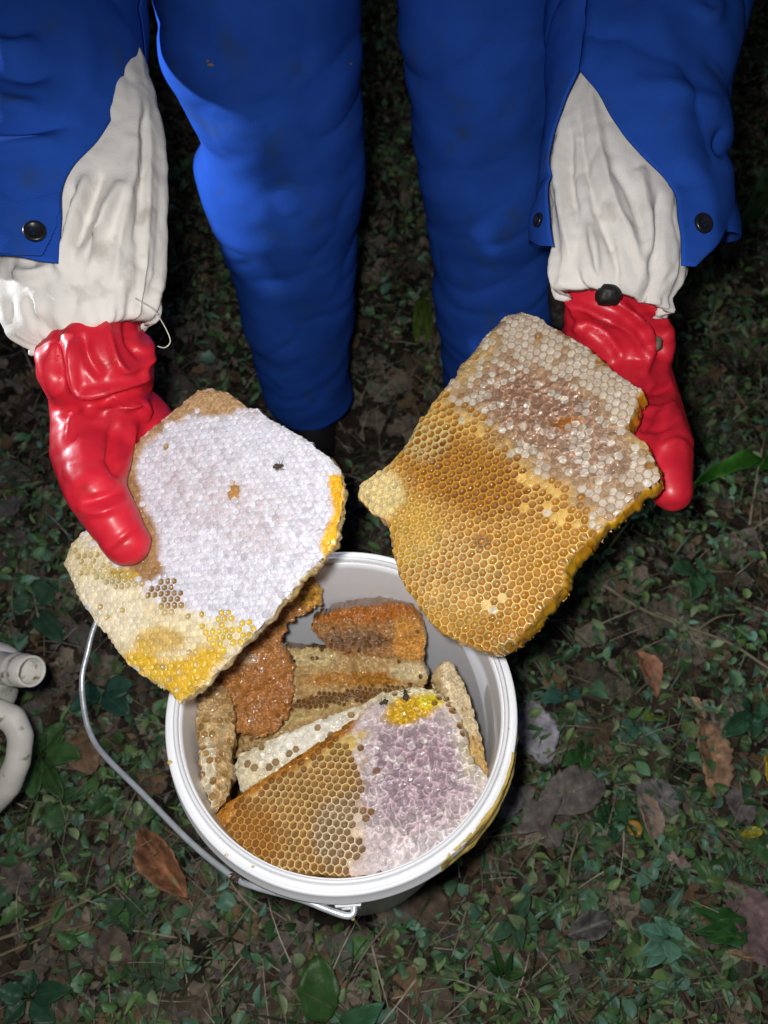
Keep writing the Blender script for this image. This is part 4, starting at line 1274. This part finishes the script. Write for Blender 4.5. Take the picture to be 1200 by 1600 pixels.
# ------------------------------------------------------------------ leaves, plants, twigs
def leaf_grid(nl=9, nw=5, shape='lens', curl=0.15, fold=0.2, ripple=0.04, seed=0, edge=0.0):
    rg = np.random.default_rng(seed)
    t = np.linspace(0, 1, nl)
    if shape == 'lens':
        w = np.sin(math.pi * t ** 0.85) ** 0.9
    elif shape == 'oval':
        w = np.sin(math.pi * np.clip(t * 0.98 + 0.01, 0, 1)) ** 0.55
    elif shape == 'drop':
        w = np.sin(math.pi * t ** 0.6) ** 0.8
    else:
        w = np.sin(math.pi * t ** 0.8) ** 0.8 * (0.62 + 0.38 * np.cos(t * 15 + rg.random() * 6))
    w = np.maximum(w, 0.02)
    s = np.linspace(-1, 1, nw)
    T_, S_ = np.meshgrid(t, s, indexing='ij')
    Wd = w[:, None] * S_ * 0.5 * (1 + np.where(np.abs(S_) > 0.9, 1, 0.3) * rg.normal(0, edge, S_.shape))
    Zz = fold * np.abs(Wd) - curl * (T_ - 0.4) ** 2 + ripple * np.sin(T_ * 13 + rg.random() * 6) * S_ + ripple * 0.6 * rg.normal(0, 1, T_.shape)
    return np.stack([T_, Wd, Zz], 2).reshape(-1, 3), grid_faces(nl, nw)

def place_leaf(base, tip, width, shape, seed, lift=0.012, curl=0.15, fold=0.25, ripple=0.03, tilt=0.0, rise=0.0, nl=11, nw=7, edge=0.0):
    base = np.asarray(base, float)
    tip = np.asarray(tip, float)
    v, f = leaf_grid(nl, nw, shape, curl, fold, ripple, seed, edge)
    L = np.linalg.norm(tip - base)
    ex = (tip - base) / L
    ey = np.cross([0, 0, 1.0], ex)
    ey /= np.linalg.norm(ey)
    ez = np.cross(ex, ey)
    ey2 = ey * math.cos(tilt) + ez * math.sin(tilt)
    ez2 = np.cross(ex, ey2)
    V = base + v[:, :1] * L * ex + v[:, 1:2] * width * ey2 + v[:, 2:] * L * ez2 + np.array([0, 0, lift])
    return V, f

def leafcol(V, base, seed, var=0.12):
    c = np.tile(np.array(base, float), (len(V), 1))
    return np.clip(c * (1 + var * fbm(V * 70, 3, seed))[:, None], 0.002, 1)

def fallen_leaf(b, t, wpx, shape, colr, label, seed, lift=0.03, **kw):
    B, T_ = PZ(*b, 0.0), PZ(*t, 0.0)
    d = ((B + T_) / 2 - CAM) @ FW
    w = wpx * d / F
    kw.setdefault('ripple', 0.045)
    kw.setdefault('curl', 0.3)
    V, f = place_leaf(B, T_, w, shape, seed, lift, nl=23, nw=11, edge=0.045, **kw)
    cv = leafcol(V, np.array(colr) * 1.35, seed, 0.8)
    root = empty('dry_leaf', (B + T_) / 2, label, 'leaf', 'fallen leaves around the bucket')
    o = mesh_obj('blade', V, f, M_LITTER, root, True, None, {'Col': cv})
    m = o.modifiers.new('thickness', 'SOLIDIFY')
    m.thickness = 0.0006
    mid_ = V.reshape(23, 11, 3)[:, 5]
    v2, f2 = tube(mid_ + np.array([0, 0, 0.0007]), [0.0014, 0.0011, 0.0004], 6)
    mesh_obj('midrib', v2, f2, M_LITTER, root, True, None, {'Col': np.tile(np.array([colr]) * 1.35, (len(v2), 1))})
    return root

fallen_leaf((300, 1408), (222, 1300), 52, 'lens', (0.25, 0.125, 0.065), 'folded orange-brown dry leaf left of the bucket below the wire handle', 1, fold=0.8, curl=0.3)
fallen_leaf((1110, 1255), (1090, 1132), 50, 'oval', (0.26, 0.16, 0.095), 'large tan dry leaf with dark spots right of the bucket', 2, fold=0.35)
fallen_leaf((1225, 1530), (1122, 1378), 92, 'lens', (0.17, 0.115, 0.115), 'large mauve-grey dry leaf near the lower right corner', 3, fold=0.2)
fallen_leaf((815, 1105), (850, 1200), 62, 'oval', (0.27, 0.26, 0.29), 'pale grey rounded leaf touching the right side of the bucket', 4, fold=0.1)
fallen_leaf((800, 1240), (870, 1330), 90, 'lobed', (0.13, 0.11, 0.10), 'grey lobed dry leaf below right of the honey-smeared rim', 5)
fallen_leaf((938, 1228), (830, 1270), 70, 'lens', (0.12, 0.105, 0.095), 'broad grey-brown dry leaf beside the grey lobed leaf', 6)
fallen_leaf((985, 1235), (1055, 1290), 62, 'lens', (0.14, 0.13, 0.13), 'wide grey dry leaf right of the pale twig tangle', 7)
fallen_leaf((990, 1245), (1020, 1335), 34, 'lens', (0.24, 0.18, 0.14), 'narrow tan dry leaf pointing down under the wide grey leaf', 8, fold=0.5)
fallen_leaf((988, 1030), (1020, 1098), 34, 'lens', (0.26, 0.13, 0.08), 'narrow reddish dry leaf right of the held amber comb', 9, fold=0.6)
fallen_leaf((1055, 1102), (1092, 1132), 16, 'lens', (0.33, 0.22, 0.14), 'slim curled tan leaf above the large spotted tan leaf', 10, fold=0.8)
fallen_leaf((1205, 1262), (1192, 1180), 40, 'oval', (0.42, 0.30, 0.02), 'bright yellow leaf cut off by the right edge', 11)
fallen_leaf((1145, 1312), (1178, 1305), 16, 'oval', (0.36, 0.33, 0.04), 'tiny yellow leaf near the right edge beside the brown stick', 12)
fallen_leaf((975, 1290), (988, 1314), 22, 'oval', (0.34, 0.19, 0.04), 'small orange leaf below the right of the bucket', 13)
fallen_leaf((880, 1465), (945, 1440), 38, 'oval', (0.13, 0.125, 0.12), 'rolled dark grey leaf in the lower right weeds', 14, fold=0.9)
fallen_leaf((785, 1285), (800, 1235), 36, 'oval', (0.16, 0.15, 0.16), 'grey leaf half under the right rim of the bucket', 15)
fallen_leaf((1030, 1345), (1070, 1360), 30, 'lobed', (0.26, 0.19, 0.17), 'pinkish crumpled dry leaf between the green weeds at lower right', 16, ripple=0.08)
fallen_leaf((130, 1155), (155, 1215), 50, 'oval', (0.15, 0.095, 0.06), 'brown leaf beneath the wire handle beside the jug plant', 17)
fallen_leaf((15, 830), (45, 790), 30, 'oval', (0.10, 0.10, 0.095), 'dull grey round leaf left of the white comb', 18)
fallen_leaf((25, 850), (55, 862), 28, 'oval', (0.085, 0.075, 0.065), 'dull brown leaf lying below the grey round leaf', 19)
fallen_leaf((1118, 1490), (1168, 1505), 14, 'lens', (0.34, 0.24, 0.15), 'thin pale tan leaf lying on the mauve-grey leaf', 20, fold=0.6, lift=0.035)
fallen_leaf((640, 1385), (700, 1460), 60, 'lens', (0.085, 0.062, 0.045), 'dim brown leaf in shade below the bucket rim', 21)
fallen_leaf((1130, 1240), (1160, 1300), 46, 'lens', (0.12, 0.105, 0.105), 'dusky purple-grey leaf beside the large tan leaf', 22)
fallen_leaf((170, 1455), (215, 1510), 46, 'lens', (0.10, 0.075, 0.06), 'brown dry leaf in the lower left litter', 23)
fallen_leaf((60, 1400), (20, 1350), 46, 'lens', (0.10, 0.085, 0.075), 'grey-brown dry leaf below the jug', 24)

def twig(pts, r0, r1, name, label, m, z=0.02, seed=0, sub=()):
    w = [PZ(*p, z) for p in pts]
    v, f = tube(w, [r0, r1], 8, 30)
    v = v + 0.0012 * np.stack([fbm(v * 60, 2, seed + k) for k in range(3)], 1)
    root = empty(name, w[0], label, 'twig', 'twigs and stalks on the ground')
    mesh_obj('stem', v, f, m, root)
    for s in sub:
        w2 = [PZ(*p, z) for p in s]
        v, f = tube(w2, [r1 * 1.1, r1 * 0.5], 6, 14)
        mesh_obj('side_stem', v, f, m, root)
    return root
twig([(1055, 1228), (1095, 1270), (1130, 1310), (1172, 1352)], 0.006, 0.004, 'stick', 'straight brown stick lying diagonally near the right edge', M_TWIG, 0.018, 1)
twig([(940, 912), (1010, 955), (1090, 985), (1150, 1010), (1215, 1055)], 0.0028, 0.0018, 'dry_stalk', 'long pale dry stalk right of the held amber comb', M_PALE, 0.035, 2, [[(1090, 985), (1120, 965), (1150, 960)]])
twig([(-5, 1468), (60, 1445), (130, 1410), (230, 1352)], 0.0022, 0.0014, 'dry_stalk', 'pale dry stalk crossing the litter under the jug', M_PALE, 0.03, 3)
twig([(-5, 1495), (70, 1465), (150, 1440)], 0.0018, 0.0012, 'dry_stalk', 'short thin stalk parallel below the longer pale stalk', M_PALE, 0.02, 4)
twig([(886, 1385), (892, 1345), (902, 1305), (898, 1290)], 0.0018, 0.0012, 'dry_stalk', 'thin forked pale stem standing below the grey lobed leaf', M_PALE, 0.04, 5, [[(902, 1305), (914, 1290)], [(896, 1330), (884, 1318)]])
twig([(905, 1342), (940, 1330), (975, 1315)], 0.0042, 0.003, 'stick', 'short dark stick pointing at the small orange leaf', M_TWIG, 0.02, 6)
twig([(1172, 820), (1184, 740), (1196, 680)], 0.0022, 0.0014, 'dry_stalk', 'upright pale stalk crossing behind the bright green leaf', M_PALE, 0.04, 7)
twig([(1108, 1378), (1110, 1345), (1106, 1320)], 0.0022, 0.0014, 'dry_stalk', 'short pale stalk beside the end of the straight brown stick', M_PALE, 0.02, 8)
twig([(570, 590), (600, 575), (640, 560), (672, 575)], 0.0014, 0.0008, 'rootlet', 'fine pale rootlet on bare soil between the legs', M_PALE, 0.012, 9, [[(600, 575), (590, 555)], [(640, 560), (655, 545)]])

def plant(px, py, label, leaves, stemh, colr, seed, shape='oval', name='broadleaf_weed'):
    """leaves: list of (tip px, tip py, width px, lift)"""
    b = PZ(px, py, 0.0)
    rg = np.random.default_rng(seed)
    root = empty(name, b, label, 'plant', 'green weeds around the bucket')
    for i, (tx, ty, w, hgt) in enumerate(leaves):
        T_ = PZ(tx, ty, hgt)
        B = b + np.array([0, 0, stemh]) + (T_ - b) * 0.12
        d = (T_ - CAM) @ FW
        V, f = place_leaf(B, T_, w * d / F, shape, seed * 31 + i, 0.0, curl=0.22, fold=0.25, ripple=0.03, edge=0.05)
        cv = leafcol(V, np.array(colr) * (0.8 + 0.4 * rg.random()), seed + i, 0.2)
        o = mesh_obj('leaf', V, f, M_LEAF, root, True, None, {'Col': cv})
        m = o.modifiers.new('thickness', 'SOLIDIFY')
        m.thickness = 0.0005
        mid_ = V.reshape(11, 7, 3)[:, 3]
        v2, f2 = tube(mid_ + np.array([0, 0, 0.0004]), [0.0009, 0.0003], 5)
        mesh_obj('midrib', v2, f2, M_LEAF, o, True, None, {'Col': np.tile(np.array([colr]) * 1.5, (len(v2), 1))})
        v2, f2 = tube([b, b + np.array([0, 0, stemh * 0.6]), B], [0.0016, 0.001], 6, 8)
        mesh_obj('stem', v2, f2, M_LEAF, root, True, None, {'Col': np.tile(np.array([[0.06, 0.09, 0.03]]), (len(v2), 1))})

G1, G2, G3, G4 = (0.050, 0.115, 0.035), (0.045, 0.110, 0.075), (0.030, 0.075, 0.030), (0.075, 0.135, 0.030)
plant(75, 1190, 'leafy green weed growing beside the jug handle', [(100, 1130, 30, 0.05), (125, 1180, 36, 0.05), (95, 1245, 30, 0.06), (50, 1245, 34, 0.06), (45, 1165, 30, 0.05), (70, 1150, 26, 0.07)], 0.03, G1, 1)
plant(105, 1255, 'small weed with two round leaves below the jug weed', [(118, 1240, 28, 0.04), (136, 1235, 22, 0.03), (85, 1300, 38, 0.03)], 0.02, (0.055, 0.125, 0.05), 2)
plant(60, 1560, 'star-shaped dark green weed at the lower left corner', [(50, 1515, 30, 0.04), (110, 1545, 34, 0.05), (-5, 1545, 34, 0.05), (85, 1600, 34, 0.04), (5, 1600, 34, 0.04)], 0.03, (0.028, 0.085, 0.045), 3, 'lens')
plant(505, 1615, 'single broad dark leaf at the bottom edge below the bucket', [(495, 1495, 62, 0.05)], 0.02, (0.035, 0.090, 0.022), 4)
plant(530, 1620, 'leaf with a sharp tip at the bottom edge', [(598, 1568, 46, 0.06)], 0.02, (0.040, 0.12, 0.055), 5, 'drop')
plant(1195, 745, 'bright green pointed leaf beside the right red glove', [(1085, 752, 34, 0.10), (1188, 735, 24, 0.09)], 0.05, (0.055, 0.20, 0.025), 6, 'lens')
plant(1200, 330, 'tall dim weed at the right edge by the blue sleeve', [(1150, 365, 40, 0.12), (1180, 300, 40, 0.14), (1215, 300, 30, 0.14), (1160, 320, 24, 0.13)], 0.08, (0.06, 0.12, 0.04), 7, 'drop')
plant(1035, 1470, 'teal weed with rounded leaves at the lower right', [(1000, 1450, 26, 0.05), (1060, 1450, 30, 0.05), (1005, 1490, 26, 0.05), (1050, 1500, 30, 0.05), (1025, 1435, 24, 0.06), (1012, 1510, 22, 0.05)], 0.03, (0.12, 0.27, 0.19), 8)
plant(1050, 1530, 'teal weed with one drooping leaf below its rounded neighbour', [(1022, 1535, 26, 0.03), (1062, 1500, 24, 0.03), (1075, 1545, 24, 0.03)], 0.02, (0.12, 0.25, 0.18), 9)
plant(880, 1092, 'teal leaf lying flat right of the bucket rim', [(845, 1095, 26, 0.04), (908, 1088, 24, 0.04), (885, 1075, 16, 0.05)], 0.02, (0.045, 0.13, 0.10), 10, 'lens')
plant(1158, 1460, 'dense green weed at the right above the mauve-grey leaf', [(1085, 1420, 36, 0.05), (1120, 1440, 30, 0.05), (1105, 1470, 30, 0.05), (1080, 1455, 28, 0.04)], 0.03, (0.035, 0.12, 0.03), 11, 'drop')
plant(1160, 1125, 'dark green weed with teal tip at the right edge', [(1200, 1115, 40, 0.05), (1160, 1100, 30, 0.06), (1130, 1150, 30, 0.05), (1180, 1150, 28, 0.05)], 0.03, (0.04, 0.115, 0.06), 12)
plant(1018, 1128, 'tiny yellow-green scalloped leaf right of the bucket', [(1034, 1124, 24, 0.04), (1005, 1120, 18, 0.04)], 0.02, (0.17, 0.25, 0.05), 13)
plant(985, 1140, 'small teal clover right of the bucket', [(972, 1130, 18, 0.03), (998, 1135, 18, 0.03), (985, 1158, 18, 0.03), (1035, 1165, 22, 0.03)], 0.02, (0.06, 0.15, 0.10), 14)
plant(60, 960, 'large dim teal leaf left of the white comb', [(85, 905, 50, 0.04), (20, 940, 40, 0.04), (95, 1000, 34, 0.04)], 0.02, (0.045, 0.105, 0.06), 15)
plant(165, 1090, 'teal weed seen behind the bend of the wire handle', [(205, 1070, 38, 0.04), (130, 1085, 40, 0.04), (200, 1115, 34, 0.04), (110, 1110, 28, 0.04)], 0.02, (0.035, 0.10, 0.07), 16)
plant(905, 1180, 'low green weed with pointed leaves near the pale grey leaf', [(880, 1195, 24, 0.05), (925, 1170, 24, 0.05), (900, 1160, 20, 0.05), (915, 1205, 20, 0.04)], 0.02, (0.04, 0.12, 0.035), 17, 'lens')
plant(950, 1290, 'dark green serrated weed between the grey dry leaves', [(925, 1280, 32, 0.05), (985, 1265, 32, 0.05), (960, 1320, 28, 0.04), (940, 1250, 26, 0.06)], 0.02, (0.03, 0.095, 0.045), 18, 'lobed')
plant(800, 1440, 'greenish weed with one pale leaf under the right of the rim', [(828, 1400, 22, 0.06), (770, 1470, 24, 0.05), (815, 1480, 24, 0.05)], 0.02, (0.06, 0.13, 0.075), 19, 'lens')
plant(660, 470, 'small weed with a yellow-green blade between the legs', [(672, 462, 14, 0.05), (655, 505, 12, 0.04), (668, 530, 20, 0.03), (650, 530, 18, 0.03)], 0.02, (0.10, 0.17, 0.03), 20)
plant(240, 1530, 'pale green weed at the bottom left of centre', [(255, 1500, 40, 0.04), (225, 1560, 34, 0.04), (285, 1545, 36, 0.04), (200, 1520, 30, 0.04)], 0.02, (0.06, 0.105, 0.06), 21, 'lobed')
plant(780, 1530, 'upright green blades at the bottom right of centre', [(770, 1475, 14, 0.08), (800, 1490, 14, 0.08), (755, 1500, 14, 0.07), (820, 1520, 14, 0.06)], 0.02, (0.05, 0.12, 0.035), 22, 'lens')
plant(200, 1430, 'pale green weed left below the wire handle', [(165, 1405, 30, 0.04), (225, 1410, 34, 0.05), (205, 1460, 30, 0.04), (160, 1445, 26, 0.04)], 0.02, (0.05, 0.10, 0.055), 23, 'drop')
plant(1080, 905, 'dim green weed under the tip of the right glove', [(1100, 880, 30, 0.05), (1050, 890, 30, 0.05), (1085, 935, 28, 0.05), (1115, 915, 26, 0.05)], 0.03, (0.04, 0.10, 0.045), 24)

# ---- uncountable ground cover, one object per kind
def scatter(n, tmpl, faces, size, cols, seed, dens, lift, tiltmax, name, label, m, xr=(-1.35, 1.35), yr=(-0.12, 2.5), aspect=(0.5, 0.9), cluster=0, croot=0.03):
    rg = np.random.default_rng(seed)
    x = rg.uniform(*xr, n)
    y = yr[0] + (yr[1] - yr[0]) * rg.random(n) ** 1.5
    if cluster:
        c = np.repeat(np.arange((n + cluster - 1) // cluster), cluster)[:n]
        x = x[c] + rg.normal(0, croot, n)
        y = y[c] + rg.normal(0, croot, n)
    keep = rg.random(n) < dens(x, y)
    keep &= np.hypot(x - BX, y - BY) > 0.135
    for bx_ in (-0.13, 0.18):
        keep &= ~((np.abs(x - bx_) < 0.06) & (y > 0.76) & (y < 1.02))
    x, y = x[keep], y[keep]
    n = len(x)
    th_ = rg.uniform(0, 2 * math.pi, n)
    L = rg.uniform(*size, n)
    W = L * rg.uniform(*aspect, n)
    ti = rg.uniform(-tiltmax, tiltmax, n)
    ro = rg.uniform(-tiltmax, tiltmax, n)
    z = gz(x, y) + rg.uniform(*lift, n)
    tv = tmpl
    lx = tv[None, :, 0] * L[:, None]
    ly = tv[None, :, 1] * W[:, None]
    lz = tv[None, :, 2] * L[:, None]
    ly2 = ly * np.cos(ro)[:, None] - lz * np.sin(ro)[:, None]
    lz2 = ly * np.sin(ro)[:, None] + lz * np.cos(ro)[:, None]
    lx3 = lx * np.cos(ti)[:, None] - lz2 * np.sin(ti)[:, None]
    lz3 = np.maximum(lx * np.sin(ti)[:, None] + lz2 * np.cos(ti)[:, None], -0.012)
    wx = lx3 * np.cos(th_)[:, None] - ly2 * np.sin(th_)[:, None] + x[:, None]
    wy = lx3 * np.sin(th_)[:, None] + ly2 * np.cos(th_)[:, None] + y[:, None]
    V = np.stack([wx, wy, lz3 + z[:, None]], 2).reshape(-1, 3)
    k = len(tv)
    fa = np.array(faces)
    Fs = (fa[None] + (np.arange(n) * k)[:, None, None]).reshape(-1, fa.shape[1])
    cols = np.array(cols)
    ci = rg.integers(0, len(cols), n)
    cc = cols[ci] * rg.uniform(0.55, 1.35, (n, 1))
    o = mesh_obj(name, V, Fs, m, None, True, None, {'Col': np.repeat(cc, k, 0)})
    return tag(o, label, None, None, 'stuff')

def green_d(x, y):
    d = 0.46 + 1.7 * n2(x, y, 4.6, 31, 3)
    bare = np.exp(-(((x + 0.02) / 0.16) ** 2 + ((y - 0.95) / 0.4) ** 2))
    return np.clip(d + 0.34 * sstep(-0.15, 0.3, x) + 0.02, 0.05, 1) * (1 - 0.85 * bare)
GREENS = [(0.090, 0.185, 0.060), (0.105, 0.225, 0.115), (0.055, 0.125, 0.045), (0.150, 0.235, 0.080), (0.120, 0.245, 0.175), (0.190, 0.260, 0.130), (0.08, 0.17, 0.09)]
BROWNS = [(0.095, 0.070, 0.050), (0.14, 0.12, 0.10), (0.065, 0.046, 0.032), (0.18, 0.145, 0.11), (0.12, 0.105, 0.095), (0.16, 0.105, 0.06), (0.22, 0.185, 0.14)]
tv1, tf1 = leaf_grid(8, 5, 'oval', 0.35, 0.35, 0.02, 1, 0.05)
tv2, tf2 = leaf_grid(6, 3, 'lens', 0.35, 0.35, 0.0, 2)
tv3, tf3 = leaf_grid(9, 5, 'lens', 0.3, 0.3, 0.08, 3, 0.18)
tv5, tf5 = leaf_grid(9, 5, 'drop', 0.4, 0.4, 0.04, 5, 0.10)
scatter(8000, tv3, tf3, (0.02, 0.065), BROWNS, 1, lambda x, y: 0.9 + 0 * x, (0.0, 0.010), 0.3, 'leaf_litter', 'brown and grey broken dead leaves covering the soil', M_LITTER, aspect=(0.5, 1.0))
scatter(30000, tv2, tf2, (0.005, 0.024), BROWNS, 2, lambda x, y: 0.9 + 0 * x, (0.002, 0.020), 0.8, 'small_leaf_litter', 'small crumbled dead leaf bits between the weeds', M_LITTER, aspect=(0.2, 0.7))
scatter(17000, tv1, tf1, (0.006, 0.020), GREENS, 3, green_d, (0.006, 0.036), 0.7, 'clover_cover', 'small rounded green leaves of low ground weeds', M_LEAF, cluster=7, croot=0.022)
scatter(26000, tv2, tf2, (0.007, 0.028), GREENS, 4, green_d, (0.006, 0.040), 0.8, 'weed_cover', 'small pointed green leaves of low ground weeds', M_LEAF, aspect=(0.2, 0.6), cluster=6, croot=0.026)
scatter(3000, tv5, tf5, (0.012, 0.036), GREENS, 14, green_d, (0.006, 0.034), 0.5, 'drop_leaf_cover', 'drop-shaped green leaves of low ground weeds', M_LEAF, aspect=(0.4, 0.8), cluster=3, croot=0.03)
bl = np.array([(0, -0.5, 0), (0, 0.5, 0), (0.35, -0.4, 0.16), (0.35, 0.4, 0.16), (0.7, -0.28, 0.22), (0.7, 0.28, 0.22), (1, 0, 0.15)], float)
bf_ = [(0, 2, 3, 1), (2, 4, 5, 3), (4, 6, 6, 5)]
bl4 = np.concatenate([bl, bl[-1:]])
bf4 = [(0, 2, 3, 1), (2, 4, 5, 3), (4, 6, 7, 5)]
scatter(24000, bl4, bf4, (0.02, 0.075), [(0.06, 0.105, 0.04), (0.085, 0.125, 0.05), (0.16, 0.15, 0.09), (0.05, 0.09, 0.05)], 5, lambda x, y: np.clip(green_d(x, y) * 0.8 + 0.1, 0, 1), (0.0, 0.02), 0.5, 'grass_blades', 'thin grass blades among the weeds', M_LEAF, aspect=(0.03, 0.07))
scatter(7000, bl4, bf4, (0.02, 0.09), [(0.30, 0.25, 0.19), (0.20, 0.17, 0.13), (0.40, 0.35, 0.27)], 6, lambda x, y: 0.8 + 0 * x, (0.004, 0.03), 0.25, 'dry_grass', 'fine pale dry stems and rootlets on the litter', M_LITTER, aspect=(0.012, 0.03))

# ------------------------------------------------------------------ bees
def bee(px, py, plane_or_pt, head, label, scale=1.0):
    c = plane_or_pt
    root = empty('bee', c, label, 'bee', 'dead bees on the combs and bucket')
    n = (CAM - c) / np.linalg.norm(CAM - c)
    e = RT * math.cos(R(head)) + UP * math.sin(R(head))
    e = e - n * (e @ n)
    e /= np.linalg.norm(e)
    s = np.cross(n, e)
    M = np.stack([e, s, n], 1)
    k = 0.0042 * scale
    for nm, off, sc in (('abdomen', -1.2, (1.35, 0.75, 0.7)), ('thorax', 0.3, (0.8, 0.75, 0.7)), ('head', 1.25, (0.45, 0.6, 0.5))):
        v, f = ico(c + e * off * k + n * k * 0.7, k, 2, sc, M)
        mesh_obj(nm, v, f, M_BEE, root)
    for sg in (-1, 1):
        lv2, lf2 = leaf_grid(6, 3, 'drop', 0, 0, 0, 1)
        d = -e * 0.85 + s * sg * 0.5
        d /= np.linalg.norm(d)
        w = np.cross(n, d)
        b0 = c + e * 0.3 * k + n * k * 1.3
        V = b0 + lv2[:, :1] * d * 2.6 * k + lv2[:, 1:2] * w * 0.9 * k
        mesh_obj('wing', V, lf2, M_WING, root)
        for q in (-0.3, 0.3, 0.8):
            b1 = c + e * q * k + s * sg * 0.5 * k + n * 0.5 * k
            v, f = tube([b1, b1 + s * sg * 0.9 * k + n * 0.3 * k + e * (q - 0.3) * k, b1 + s * sg * 1.5 * k - n * 0.6 * k + e * (q - 0.3) * 1.8 * k], [0.1 * k, 0.07 * k], 5, 6)
            mesh_obj('leg', v, f, M_BEE, root)
bee(372, 1366, P(372, 1366, 0.653), 35, 'dead bee stuck to the wire handle near the lower bucket rim', 0.75)
bee(634, 1086, PL_F.hit(634, 1086)[0] + PL_F.n * 0.002, 100, 'dark bee on the yellow pollen patch, nearer the top edge', 0.62)
bee(599, 1099, PL_F.hit(599, 1099)[0] + PL_F.n * 0.002, 200, 'dark bee at the left end of the yellow pollen patch', 0.5)
bee(437, 729, PL_L.hit(437, 729)[0] + PL_L.n * 0.001, 10, 'small dark insect on the white sealed comb', 0.5)
